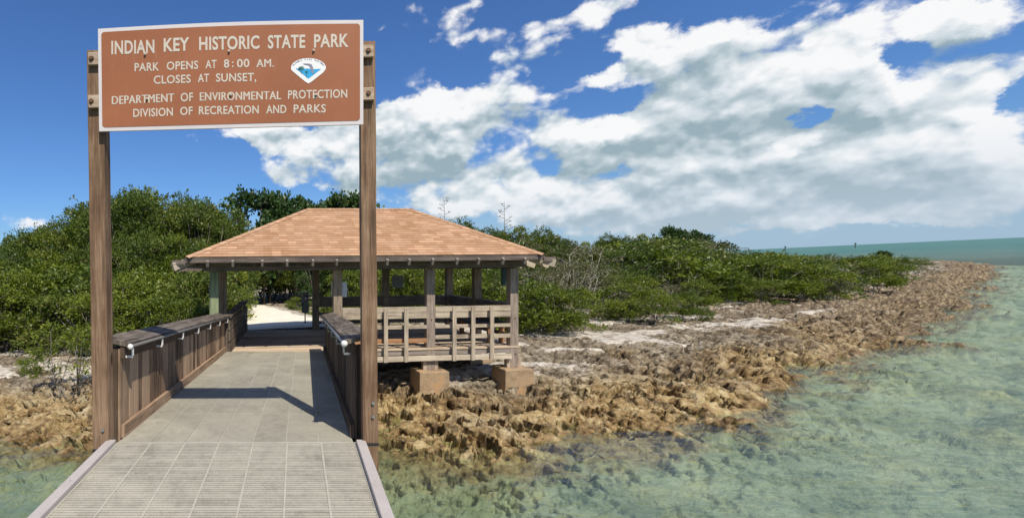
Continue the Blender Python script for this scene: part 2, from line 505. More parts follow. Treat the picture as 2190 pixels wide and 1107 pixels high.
def build_water():
    ang_ = np.concatenate([np.linspace(R(-40), R(62), 260), np.linspace(R(62), R(320), 50)[1:-1]])
    rad = np.concatenate([np.linspace(0.3, 4, 8)[:-1], np.geomspace(4, 130, 200)[:-1], np.geomspace(130, 9000, 40)])
    X, Y = polar_grid(ang_, rad)
    h = terrain(X.ravel(), Y.ravel(), False)
    depth = np.clip(-h, 0, 20)
    me = grid_mesh('water', X, Y, np.zeros_like(X))
    add_attr(me, 'turb', (1 - np.exp(-depth * 0.45)))
    add_attr(me, 'deep', np.clip((depth - 1.2) / 3.5, 0, 1))
    m, nt, out = material('sea_water')
    geo = nt.new('ShaderNodeNewGeometry')
    P = geo.outputs['Position']
    turb = nt.new('ShaderNodeAttribute', attribute_name='turb').outputs['Fac']
    sp = nt.new('ShaderNodeSeparateXYZ', {0: P})
    # wind ripples run along a slanted direction, so the noise is stretched across it
    pv = nt.vec(nt.math('MULTIPLY', sp.outputs[0], .55), sp.outputs[1], 0.0)
    w1 = nt.noise(pv, .9, 3, .6, .4)
    w2 = nt.noise(pv, 4.2, 4, .6, .3)
    w3 = nt.noise(pv, .22, 3, .55)
    hgt = nt.math('ADD', nt.math('MULTIPLY', w1, .10), nt.math('MULTIPLY', w2, .035))
    nrm = nt.bump(hgt, 1.0, 1.0)
    tint = (.87, .955, .875)
    transp = nt.new('ShaderNodeBsdfTransparent', {'Color': tint})
    patch = nt.noise(P, .11, 5, .62)
    body = nt.ramp(nt.math('MULTIPLY_ADD', patch, .6, nt.math('MULTIPLY', w3, .4)),
                   [(.36, (.095, .170, .125)), (.5, (.145, .23, .17)), (.64, (.205, .295, .22))])
    deep = nt.new('ShaderNodeAttribute', attribute_name='deep').outputs['Fac']
    body = nt.mix(nt.math('MULTIPLY', deep, .8), body, (.040, .155, .150))
    dif = nt.new('ShaderNodeBsdfDiffuse', {'Color': body})
    ms = nt.new('ShaderNodeMixShader', {0: turb, 1: transp.outputs[0], 2: dif.outputs[0]})
    fr = nt.new('ShaderNodeFresnel', {'IOR': 1.33, 'Normal': nrm})
    fac = nt.math('MINIMUM', nt.math('MULTIPLY', fr.outputs[0], .55), .16)
    gl = nt.new('ShaderNodeBsdfGlossy', {'Color': (.92, .96, 1.0), 'Roughness': .08, 'Normal': nrm})
    m2 = nt.new('ShaderNodeMixShader', {0: fac, 1: ms.outputs[0], 2: gl.outputs[0]})
    nt.t.links.new(m2.outputs[0], out.inputs[0])
    o = link('water', me, m)
    o['kind'] = 'structure'


build_water()

# ------------------------------------------------------------------ mesh builder


class MB:
    def __init__(s):
        s.v = []; s.f = []; s.uv = []; s.smooth = []

    def quad(s, pts, uvs=None, smooth=False):
        b = len(s.v)
        s.v += [tuple(p) for p in pts]
        s.f.append(tuple(range(b, b + len(pts))))
        s.uv += list(uvs) if uvs else [(0, 0)] * len(pts)
        s.smooth.append(smooth)

    def hexa(s, c, L=None):
        """eight corners: 0-3 one end (ccw seen from outside), 4-7 the other end; u runs from end to end"""
        c = [Vector(p) for p in c]
        L = L or (c[4] - c[0]).length
        b = len(s.v)
        s.v += [tuple(p) for p in c]
        o = random.uniform(0, 50)
        ring = [0.0]
        for i in range(4):
            ring.append(ring[-1] + (c[(i + 1) % 4] - c[i]).length)
        for i in range(4):
            j = (i + 1) % 4
            s.f.append((b + i, b + 4 + i, b + 4 + j, b + j))
            s.uv += [(o, o + ring[i]), (o + L, o + ring[i]), (o + L, o + ring[i + 1]), (o, o + ring[i + 1])]
            s.smooth.append(False)
        s.f.append((b, b + 1, b + 2, b + 3)); s.f.append((b + 7, b + 6, b + 5, b + 4))
        for e in range(2):
            s.uv += [(o + .01, o), (o + .01, o + .1), (o + .03, o + .1), (o + .03, o)]
            s.smooth.append(False)

    def beam(s, p0, p1, w, h, up=(0, 0, 1), jit=0.0):
        """box from p0 to p1, w wide sideways and h tall along up"""
        p0 = Vector(p0); p1 = Vector(p1)
        d = (p1 - p0).normalized()
        u = Vector(up); u = (u - d * u.dot(d)).normalized()
        r = d.cross(u)
        q = lambda: Vector((random.uniform(-jit, jit), random.uniform(-jit, jit), random.uniform(-jit, jit))) if jit else Vector()
        cs = [(-1, -1), (1, -1), (1, 1), (-1, 1)]
        s.hexa([p0 + r * (a * w / 2) + u * (b_ * h / 2) + q() for a, b_ in cs] + [p1 + r * (a * w / 2) + u * (b_ * h / 2) + q() for a, b_ in cs])

    def box(s, x0, x1, y0, y1, z0, z1, axis=None):
        dx, dy, dz = x1 - x0, y1 - y0, z1 - z0
        m = axis if axis is not None else max(range(3), key=lambda k: (dx, dy, dz)[k])
        cx, cy, cz = (x0 + x1) / 2, (y0 + y1) / 2, (z0 + z1) / 2
        if m == 0:
            s.beam((x0, cy, cz), (x1, cy, cz), dy, dz)
        elif m == 1:
            s.beam((cx, y0, cz), (cx, y1, cz), dx, dz)
        else:
            s.beam((cx, cy, z0), (cx, cy, z1), dx, dy, up=(0, 1, 0))

    def tube(s, pts, radii, n=6, cap=True):
        pts = [Vector(p) for p in pts]
        b = len(s.v)
        L = 0
        for k, p in enumerate(pts):
            d = (pts[min(k + 1, len(pts) - 1)] - pts[max(k - 1, 0)]).normalized()
            u = Vector((0, 0, 1)) if abs(d.z) < .9 else Vector((1, 0, 0))
            u = (u - d * u.dot(d)).normalized(); r = d.cross(u)
            rad = radii[k] if isinstance(radii, (list, tuple)) else radii
            for i in range(n):
                a = 2 * math.pi * i / n
                s.v.append(tuple(p + (r * math.cos(a) + u * math.sin(a)) * rad))
        for k in range(len(pts) - 1):
            l2 = L + (pts[k + 1] - pts[k]).length
            for i in range(n):
                j = (i + 1) % n
                s.f.append((b + k * n + i, b + k * n + j, b + (k + 1) * n + j, b + (k + 1) * n + i))
                s.uv += [(L, i / n * .2), (L, (i + 1) / n * .2), (l2, (i + 1) / n * .2), (l2, i / n * .2)]
                s.smooth.append(True)
            L = l2
        if cap:
            e = b + (len(pts) - 1) * n
            s.f.append(tuple(b + n - 1 - i for i in range(n))); s.f.append(tuple(e + i for i in range(n)))
            s.uv += [(0, 0)] * (2 * n); s.smooth += [False, False]

    def ball(s, c, r, nu=10, nv=6):
        c = Vector(c)
        b = len(s.v)
        for i in range(nv + 1):
            th = math.pi * i / nv
            for j in range(nu):
                a = 2 * math.pi * j / nu
                s.v.append((c.x + r * math.sin(th) * math.cos(a), c.y + r * math.sin(th) * math.sin(a), c.z + r * math.cos(th)))
        for i in range(nv):
            for j in range(nu):
                k = (j + 1) % nu
                s.f.append((b + i * nu + j, b + (i + 1) * nu + j, b + (i + 1) * nu + k, b + i * nu + k))
                s.uv += [(0, 0)] * 4; s.smooth.append(True)

    def mesh(s, name, origin=(0, 0, 0)):
        me = bpy.data.meshes.new(name)
        o = origin
        me.from_pydata([(p[0] - o[0], p[1] - o[1], p[2] - o[2]) for p in s.v], [], s.f)
        ul = me.uv_layers.new(name='UVMap')
        ul.data.foreach_set('uv', np.array(s.uv, np.float32).ravel())
        me.polygons.foreach_set('use_smooth', s.smooth)
        me.update()
        return me


BASES = {}


def thing(name, label, cat, base, group=None):
    """Empty standing at the thing's base; base in the jetty frame"""
    o = bpy.data.objects.new(name, None)
    COL.objects.link(o)
    o.empty_display_size = .2
    o.matrix_world = Matrix.Translation(W(base)) @ ROT.to_4x4()
    o['label'] = label; o['category'] = cat
    if group:
        o['group'] = group
    BASES[o.name] = tuple(base)
    return o


def part(name, mb, m, root, parent=None, bevel=0.0):
    """mesh in jetty coordinates as a part of root (or sub-part of parent)"""
    me = mb.mesh(name, BASES[root.name])
    o = link(name, me, m, parent or root)
    if bevel:
        b = o.modifiers.new('bevel', 'BEVEL'); b.width = bevel; b.segments = 2; b.limit_method = 'ANGLE'
    return o


# ------------------------------------------------------------------ materials
def wood(name, light, mid, dark, bump=.35, var=.35, stain=None, knots=False):
    m, nt, out = material(name)
    uv = nt.new('ShaderNodeUVMap').outputs[0]
    sp = nt.new('ShaderNodeSeparateXYZ', {0: uv})
    geo = nt.new('ShaderNodeNewGeometry')
    isl = geo.outputs['Random Per Island']
    P = nt.new('ShaderNodeTexCoord').outputs['Object']
    v1 = nt.vec(nt.math('MULTIPLY', sp.outputs[0], 1.3), nt.math('MULTIPLY', sp.outputs[1], 22), nt.math('MULTIPLY', isl, 37))
    v2 = nt.vec(nt.math('MULTIPLY', sp.outputs[0], 4.0), nt.math('MULTIPLY', sp.outputs[1], 110), nt.math('MULTIPLY', isl, 11))
    g1 = nt.noise(v1, 1.0, 5, .62, .35)
    g2 = nt.noise(v2, 1.0, 3, .6)
    bl = nt.noise(P, 2.3, 4, .6)
    f = nt.math('ADD', nt.math('MULTIPLY', g1, .62), nt.math('MULTIPLY', g2, .38))
    f = nt.math('ADD', f, nt.math('MULTIPLY', nt.math('SUBTRACT', bl, .5), .45))
    f = nt.math('ADD', f, nt.math('MULTIPLY', nt.math('SUBTRACT', isl, .5), var))
    c = nt.ramp(f, [(.22, dark), (.45, mid), (.66, light)])
    crack = nt.sstep(nt.noise(nt.vec(nt.math('MULTIPLY', sp.outputs[0], .9), nt.math('MULTIPLY', sp.outputs[1], 45), isl), 1.0, 2, .5), .66, .72)
    c = nt.mix(nt.math('MULTIPLY', crack, .7), c, tuple(x * .25 for x in dark))
    if knots:
        kv = nt.new('ShaderNodeTexVoronoi', {'Vector': nt.vec(nt.math('MULTIPLY', sp.outputs[0], 1.5), nt.math('MULTIPLY', sp.outputs[1], 4.2), 0), 'Scale': 1.0}, feature='F1')
        c = nt.mix(nt.sstep(kv.outputs[0], .13, .05), c, tuple(x * .55 for x in dark))
    if stain:
        zc = nt.new('ShaderNodeSeparateXYZ', {0: P}).outputs[2]
        sv = nt.math('ADD', zc, nt.math('MULTIPLY', nt.math('SUBTRACT', nt.noise(P, 5, 3), .5), .5))
        c = nt.mix(nt.math('MULTIPLY', nt.sstep(sv, stain[1], stain[2]), .85), c, nt.mix(f, stain[0], tuple(min(1, x * 1.5) for x in stain[0])))
    n = nt.bump(nt.math('SUBTRACT', nt.math('MULTIPLY_ADD', g2, .5, g1), nt.math('MULTIPLY', crack, .8)), bump, .012)
    principled(nt, out, c, .82, n, spec=.25)
    return m


M_POST = wood('weathered_post_wood', (.34, .22, .135), (.17, .10, .058), (.045, .027, .016), .7, .1, knots=True)
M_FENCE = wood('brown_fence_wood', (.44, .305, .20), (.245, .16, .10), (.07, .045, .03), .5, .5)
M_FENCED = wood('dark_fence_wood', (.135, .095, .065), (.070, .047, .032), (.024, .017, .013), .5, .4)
M_CAP = wood('black_cap_wood', (.23, .19, .15), (.08, .062, .047), (.022, .017, .014), .6, .3)
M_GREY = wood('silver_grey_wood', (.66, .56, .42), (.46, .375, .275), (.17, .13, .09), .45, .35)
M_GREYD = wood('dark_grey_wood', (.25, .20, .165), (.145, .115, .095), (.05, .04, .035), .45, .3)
M_RAFT = wood('grey_rafter_wood', (.36, .31, .26), (.23, .19, .155), (.09, .07, .055), .45, .3)
M_FLOOR = wood('tan_floor_wood', (.66, .52, .37), (.50, .37, .25), (.25, .17, .11), .3, .35)
M_ORANGE = wood('orange_board_wood', (.48, .26, .135), (.36, .18, .085), (.18, .085, .04), .3, .2)
M_PPOST = wood('pavilion_post_wood', (.43, .335, .24), (.265, .20, .14), (.09, .068, .048), .5, .25)
M_PPOSTS = wood('stained_post_wood', (.47, .385, .31), (.30, .235, .185), (.11, .085, .065), .5, .25, stain=((.46, .27, .12), -1.55, -1.75))
M_GREEN = wood('green_post_wood', (.33, .36, .20), (.22, .26, .145), (.10, .11, .065), .4, .1)
M_BLOCK = wood('pale_batten_wood', (.58, .47, .35), (.42, .31, .22), (.20, .13, .085), .3, .2)


def simple(name, color, rough=.6, metal=0.0, var=.12, scale=12.0, bump=0.0):
    m, nt, out = material(name)
    P = nt.new('ShaderNodeTexCoord').outputs['Object']
    n = nt.noise(P, scale, 5, .6)
    n2 = nt.noise(P, scale * .18, 4, .6)
    f = nt.math('MULTIPLY_ADD', n, .5, nt.math('MULTIPLY', n2, .5))
    lo = tuple(c * (1 - var * 2) for c in color); hi = tuple(min(1, c * (1 + var)) for c in color)
    principled(nt, out, nt.ramp(f, [(.3, lo), (.7, hi)]), rough, nt.bump(n, bump, .01) if bump else None, metal)
    return m


M_KERB = simple('mauve_kerb_plastic', (.47, .42, .385), .6, 0, .08, 9)
M_PIPE = simple('grey_pipe_plastic', (.17, .16, .145), .45, 0, .1)
M_CAPW = simple('white_cap_plastic', (.82, .80, .74), .4, 0, .05)
M_STEEL = simple('galvanised_steel', (.45, .44, .42), .4, .8, .1)
M_RUST = simple('rusty_steel', (.20, .11, .06), .8, .2, .3, 30)
M_WHITE = simple('white_sign_paint', (.68, .62, .60), .5, 0, .06, 3)
M_LETTER = simple('cream_letter_film', (.62, .54, .44), .5, 0, .05, 6)
M_BOX = simple('brown_grey_box_metal', (.17, .155, .135), .45, .3, .12)
M_NOTICE = simple('grey_notice_board', (.30, .31, .30), .5, 0, .1)
M_DKGREEN = simple('dark_green_panel', (.018, .05, .042), .6, 0, .15)
M_BLACK = simple('black_print', (.03, .03, .03), .6, 0, .05)


def sign_brown():
    m, nt, out = material('brown_sign_film')
    P = nt.new('ShaderNodeTexCoord').outputs['Object']
    n = nt.noise(P, 1.4, 4, .6)
    c = nt.ramp(n, [(.3, (.30, .105, .045)), (.7, (.37, .132, .058))])
    sp = nt.noise(nt.new('ShaderNodeVectorMath', {0: P, 1: (1.0, 1.0, .22)}, operation='MULTIPLY').outputs[0], 26, 3, .7)
    c = nt.mix(nt.math('MULTIPLY', nt.sstep(sp, .62, .8), .35), c, (.52, .30, .20))
    principled(nt, out, c, .55, spec=.3)
    return m


M_BROWN = sign_brown()


def deck_material(name, base, ribs):
    m, nt, out = material(name)
    P = nt.new('ShaderNodeTexCoord').outputs['Object']
    geo = nt.new('ShaderNodeNewGeometry')
    isl = geo.outputs['Random Per Island']
    n1 = nt.noise(P, 1.6, 6, .65); n2 = nt.noise(P, 14, 5, .65); n3 = nt.noise(P, 60, 3, .6)
    f = nt.math('ADD', nt.math('MULTIPLY', n1, .45), nt.math('MULTIPLY_ADD', n2, .35, nt.math('MULTIPLY', n3, .2)))
    f = nt.math('ADD', f, nt.math('MULTIPLY', nt.math('SUBTRACT', isl, .5), .12))
    c = nt.ramp(f, [(.30, tuple(x * .62 for x in base)), (.5, base), (.68, tuple(x * 1.22 for x in base))])
    if not ribs:
        yy = nt.new('ShaderNodeSeparateXYZ', {0: P}).outputs[1]
        st = nt.math('PINGPONG', yy, .0168)
        c = nt.mix(nt.math('MULTIPLY', nt.sstep(st, .0060, .0035), .75), c, tuple(x * .42 for x in base))
    spot = nt.new('ShaderNodeTexVoronoi', {'Vector': P, 'Scale': 7.0}, feature='F1').outputs[0]
    keep = nt.sstep(nt.noise(P, 2.2, 2), .50, .58)
    c = nt.mix(nt.math('MULTIPLY', nt.math('MULTIPLY', nt.sstep(spot, .085, .05), keep), .7), c, (.75, .73, .68))
    wear = nt.sstep(nt.noise(P, 1.1, 6, .72), .50, .66)
    c = nt.mix(nt.math('MULTIPLY', wear, .32), c, tuple(min(1, x * 1.5) for x in base))
    grime = nt.sstep(nt.noise(nt.new('ShaderNodeVectorMath', {0: P, 1: (1.6, .7, 1.0)}, operation='MULTIPLY').outputs[0], 1.9, 6, .7), .52, .70)
    c = nt.mix(nt.math('MULTIPLY', grime, .38), c, (.15, .13, .10))
    brown = nt.sstep(nt.noise(P, 9, 4, .7), .64, .72)
    c = nt.mix(nt.math('MULTIPLY', brown, .5), c, (.12, .085, .06))
    principled(nt, out, c, .8, nt.bump(nt.math('ADD', n2, n3), .25, .01), spec=.3)
    return m


M_DECK = deck_material('grey_deck_plastic', (.375, .345, .27), False)
M_RIB = deck_material('ribbed_deck_plastic', (.41, .38, .31), True)
M_SEAM = simple('pale_seam_plastic', (.46, .43, .35), .7, 0, .1)


def concrete():
    m, nt, out = material('stained_concrete')
    P = nt.new('ShaderNodeTexCoord').outputs['Object']
    n1 = nt.noise(P, 3.5, 6, .65); n2 = nt.noise(P, 30, 5, .6)
    c = nt.ramp(nt.math('MULTIPLY_ADD', n1, .65, nt.math('MULTIPLY', n2, .35)), [(.3, (.19, .125, .07)), (.5, (.37, .26, .155)), (.7, (.48, .37, .24))])
    z = nt.new('ShaderNodeSeparateXYZ', {0: P}).outputs[2]
    # algae stain low down, rust run-off on top
    c = nt.mix(nt.math('MULTIPLY', nt.sstep(nt.math('ADD', z, nt.math('MULTIPLY', n1, .3)), -2.22, -2.5), .6), c, (.20, .165, .105))
    c = nt.mix(nt.math('MULTIPLY', nt.sstep(n1, .5, .64), .6), c, (.50, .26, .10))
    principled(nt, out, c, .9, nt.bump(n2, .4, .02), spec=.2)
    return m


M_CONC = concrete()


def shingles():
    m, nt, out = material('tan_asphalt_shingles')
    uv = nt.new('ShaderNodeUVMap').outputs[0]
    b = nt.new('ShaderNodeTexBrick', {'Vector': uv, 'Scale': 1.0, 'Color1': (.425, .25, .14), 'Color2': (.485, .315, .195), 'Mortar': (.32, .175, .10),
                                      'Mortar Size': .004, 'Brick Width': .33, 'Row Height': .145, 'Bias': -.1}, offset=.37, squash=.8, squash_frequency=3)
    sp = nt.new('ShaderNodeSeparateXYZ', {0: uv})
    cell = nt.vec(nt.math('FLOOR', nt.math('MULTIPLY', sp.outputs[0], 5.3)), nt.math('FLOOR', nt.math('DIVIDE', sp.outputs[1], .145)), 0)
    wn = nt.new('ShaderNodeTexWhiteNoise', {'Vector': cell}, noise_dimensions='2D').outputs[0]
    c = nt.mix(nt.math('MULTIPLY', nt.sstep(wn, .66, .9), .5), b.outputs[0], (.34, .18, .09))
    c = nt.mix(nt.math('MULTIPLY', nt.sstep(wn, .28, .05), .5), c, (.70, .44, .27))
    n = nt.noise(uv, 90, 3, .6)
    n2 = nt.noise(uv, .9, 4, .6)
    c = nt.mix(nt.sstep(n, .35, .7), nt.mix(.25, c, (.30, .13, .06)), c)
    c = nt.mix(nt.math('MULTIPLY', nt.sstep(n2, .4, .7), .25), c, (.66, .42, .28))
    principled(nt, out, c, .9, nt.bump(n, .3, .01), spec=.15)
    return m


M_SHINGLE = shingles()

# ------------------------------------------------------------------ foreground dock
DZ = lambda y: -1.553 - 0.0276 * (4.64 - y)      # dock surface in the jetty frame


def build_dock():
    root = thing('dock', 'grey ribbed plastic dock platform in front of the sign with mauve kerbs', 'dock', (-.53, 3.2, DZ(3.2)))
    x0, x1 = -1.60, .535
    ys, ye = 1.2, 4.62
    # ribs run across the walk; seams between the panels run along it
    ribs = MB(); frame = MB()
    edges = [x0 + (x1 - x0) * i / 7 for i in range(8)]
    y = ys
    k = 0
    while y < ye - .02:
        for i in range(7):
            a, b = edges[i] + .0075, edges[i + 1] - .0075
            ribs.beam((a, y + .0125, DZ(y) - .018), (b, y + .0125, DZ(y) - .018), .0165, .036)
        y += .0335
        k += 1
    for e in edges:
        frame.beam((e, ys, DZ(ys) - .0125), (e, ye, DZ(ye) - .0125), .014, .030)
    for y in (1.2, 2.21, 3.42, 4.632):
        frame.beam((x0 - .01, y, DZ(y) - .012), (x1 + .01, y, DZ(y) - .012), .022, .028)
    part('deck_ribs', ribs, M_RIB, root)
    part('panel_frame', frame, M_SEAM, root)
    under = MB()
    under.beam((-.53, ys, DZ(ys) - .12), (-.53, ye, DZ(ye) - .12), 2.1, .12)
    part('deck_underside', under, M_FENCED, root)
    for x, nm in ((-1.645, 'l'), (.583, 'r')):
        k = MB()
        k.beam((x, ys, DZ(ys) + .012), (x, 4.60, DZ(4.6) + .012), .082, .06)
        kk = part('kerb', k, M_KERB, root, bevel=.006)
        for yy in (2.6, 3.2, 3.75, 4.3):
            s = MB(); s.ball((x, yy, DZ(yy) + .041), .008, 8, 4)
            part('screw', s, M_STEEL, root, kk)
    for x in (-1.645, .583):
        s = MB()
        s.beam((x, ys, DZ(ys) - .13), (x, 4.58, DZ(4.58) - .13), .07, .20)
        part('side_beam', s, M_FENCED, root)
    for (x, yy) in ((-1.4, 2.0), (.35, 2.0)):
        s = MB()
        s.tube([(x, yy, DZ(yy) - .2), (x, yy, DZ(yy) - 3.2)], .12, 10)
        part('pile', s, M_POST, root)


build_dock()

# ------------------------------------------------------------------ gangway
GY0, GY1 = 4.645, 11.2
GL = lambda y: -1.60 + .10 * (y - GY0) / (GY1 - GY0)
GR = lambda y: .515 + .095 * (y - GY0) / (GY1 - GY0)
GZ = lambda y: -1.553 - .222 * (y - GY0) / (GY1 - GY0)


def build_gangway():
    root = thing('gangway', 'sloping grey panel gangway leading from the dock to the shelter', 'gangway', (-.5, GY0, GZ(GY0)))
    rows = [GY0, 5.72, 6.92, 8.12, 9.3, 10.4, GY1]
    d = MB()
    seam = MB()
    for j in range(6):
        ya, yb = rows[j] + .006, rows[j + 1] - .006
        for i in range(7):
            f0, f1 = i / 7, (i + 1) / 7
            g = .006
            xs = [GL(ya) + (GR(ya) - GL(ya)) * f0 + g, GL(ya) + (GR(ya) - GL(ya)) * f1 - g, GL(yb) + (GR(yb) - GL(yb)) * f1 - g, GL(yb) + (GR(yb) - GL(yb)) * f0 + g]
            za, zb = GZ(ya) + random.uniform(-.002, .002), GZ(yb)
            d.hexa([(xs[0], ya, za - .03), (xs[1], ya, za - .03), (xs[1], ya, za), (xs[0], ya, za),
                    (xs[3], yb, zb - .03), (xs[2], yb, zb - .03), (xs[2], yb, zb), (xs[3], yb, zb)])
    part('deck_panels', d, M_DECK, root)
    for i in range(8):
        f = i / 7
        a = (GL(GY0) + (GR(GY0) - GL(GY0)) * f, GY0, GZ(GY0) - .012); b = (GL(GY1) + (GR(GY1) - GL(GY1)) * f, GY1, GZ(GY1) - .012)
        seam.beam(a, b, .010, .016)
    for y in rows[1:-1]:
        seam.beam((GL(y), y, GZ(y) - .012), (GR(y), y, GZ(y) - .012), .010, .016)
    part('seam', seam, M_SEAM, root)
    for f in (0.02, .5, .98):
        b = MB()
        b.beam((GL(GY0) + (GR(GY0) - GL(GY0)) * f, GY0, GZ(GY0) - .16), (GL(GY1) + (GR(GY1) - GL(GY1)) * f, GY1, GZ(GY1) - .16), .09, .24)
        part('stringer', b, M_FENCED, root)


build_gangway()


def build_fence(side):
    """side -1 left, +1 right; solid board fence along the gangway"""
    ex = GL if side < 0 else GR
    near = 4.80 if side < 0 else 4.78
    H = (lambda y: .885 - .10 * (y - GY0) / (GY1 - GY0)) if side < 0 else (lambda y: .915 - .11 * (y - GY0) / (GY1 - GY0))
    lab = ('sunlit brown board fence with a black cap rail along the left of the gangway' if side < 0
           else 'shaded dark board fence with a cap rail along the right of the gangway')
    root = thing('board_fence', lab, 'fence', (ex(8) + side * .05, near, GZ(near)), 'fences along the gangway')
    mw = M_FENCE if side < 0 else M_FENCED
    far = GY1 - .02
    # boards stand on edge just outside the toe board
    b = MB()
    y = near
    while y < far - .05:
        w = random.uniform(.118, .135)
        y2 = min(y + w, far)
        xa, xb = ex(y) + side * .035, ex(y2) + side * .035
        lean = random.uniform(-.004, .004)
        off = random.uniform(-.004, .004)
        b.hexa([(xa + off, y, GZ(y) - .10), (xa + side * .022 + off, y, GZ(y) - .10), (xb + side * .022 + off, y2, GZ(y2) - .10), (xb + off, y2, GZ(y2) - .10),
                (xa + off, y + lean, GZ(y) + H(y) - .06), (xa + side * .022 + off, y + lean, GZ(y) + H(y) - .06), (xb + side * .022 + off, y2 + lean, GZ(y2) + H(y2) - .06), (xb + off, y2 + lean, GZ(y2) + H(y2) - .06)])
        y = y2 + .006
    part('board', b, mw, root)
    t = MB()
    t.beam((ex(near) + side * .012, near, GZ(near) + .055), (ex(far) + side * .012, far, GZ(far) + .055), .04, .12)
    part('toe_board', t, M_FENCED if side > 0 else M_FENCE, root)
    s = MB()
    s.beam((ex(near) + side * .016, near - .01, GZ(near) + H(near) - .09), (ex(far) + side * .016, far, GZ(far) + H(far) - .09), .036, .11)
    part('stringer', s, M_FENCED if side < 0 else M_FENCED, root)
    n = 4
    for i in range(n):
        c = MB()
        ya, yb = near - .02 + (far - near + .04) * i / n, near - .02 + (far - near + .04) * (i + 1) / n - .005
        # the cap tips towards the walk
        for_w = .25
        pts = []
        for yy in (ya, yb):
            zt = GZ(yy) + H(yy)
            xi, xo = ex(yy) - side * .05, ex(yy) + side * (for_w - .05)
            pts += [(xi, yy, zt - .045), (xo, yy, zt + .015), (xo, yy, zt + .055), (xi, yy, zt - .002)]
        if side < 0:
            pts = [pts[k] for k in (1, 0, 3, 2, 5, 4, 7, 6)]
        c.hexa(pts)
        part('cap_rail', c, M_CAP, root)
    for y in (near + .06, 6.4, 8.0, 9.6, far - .06):
        p = MB()
        p.box(ex(y) + side * .062, ex(y) + side * .15, y - .045, y + .045, GZ(y) - .25, GZ(y) + H(y) - .055, 2)
        part('post', p, M_FENCED, root)
    # pipe handrail under the cap with brackets
    h = MB()
    hx = lambda y: ex(y) - side * .066
    hz = lambda y: GZ(y) + H(y) - .035
    h.tube([(hx(near - .02), near - .02, hz(near)), (hx(far), far, hz(far))], .015, 10)
    hr = part('handrail', h, M_PIPE if side < 0 else M_STEEL, root)
    e = MB(); e.ball((hx(near - .03), near - .03, hz(near)), .027 if side < 0 else .032, 12, 8)
    part('end_cap', e, M_CAPW, root, hr)
    for y in np.linspace(near + .04, far - .25, 7):
        k = MB()
        k.box(hx(y) - .008, hx(y) + .008, y - .012, y + .012, hz(y) - .09, hz(y) - .018, 2)
        k.box(min(hx(y), ex(y)) , max(hx(y), ex(y)), y - .012, y + .012, hz(y) - .11, hz(y) - .091, 0)
        part('bracket', k, M_CAPW if side < 0 else M_STEEL, root, hr)


build_fence(-1)
build_fence(1)

# ------------------------------------------------------------------ the park sign
SY = 4.50      # depth of the sign face


def text_mesh(word, x0, x1, zb0, zb1, cap, y, mb, bold=.022, size=1.0, slant=0.0):
    """solid letters of one word between x0 and x1, baseline from zb0 to zb1, cap height cap"""
    cu = bpy.data.curves.new('letters', 'FONT')
    cu.body = word
    cu.size = 1.0
    cu.offset = bold
    cu.space_character = 1.06
    cu.resolution_u = 4
    cu.extrude = 0.0
    ob = bpy.data.objects.new('letters', cu)
    COL.objects.link(ob)
    bpy.context.view_layer.update()
    dg = bpy.context.evaluated_depsgraph_get()
    me = ob.evaluated_get(dg).to_mesh()
    co = np.array([v.co[:] for v in me.vertices])
    faces = [tuple(p.vertices) for p in me.polygons]
    ob.evaluated_get(dg).to_mesh_clear()
    bpy.data.objects.remove(ob); bpy.data.curves.remove(cu)
    xa, xb = co[:, 0].min(), co[:, 0].max()
    caph = .729 * .98
    t = (co[:, 0] - xa) / (xb - xa)
    X = x0 + t * (x1 - x0)
    Z = zb0 + t * (zb1 - zb0) + co[:, 1] / caph * cap
    b = len(mb.v)
    mb.v += [(float(a), y, float(c)) for a, c in zip(X, Z)]
    for f in faces:
        mb.f.append(tuple(b + i for i in f))
        mb.uv += [(0, 0)] * len(f); mb.smooth.append(False)


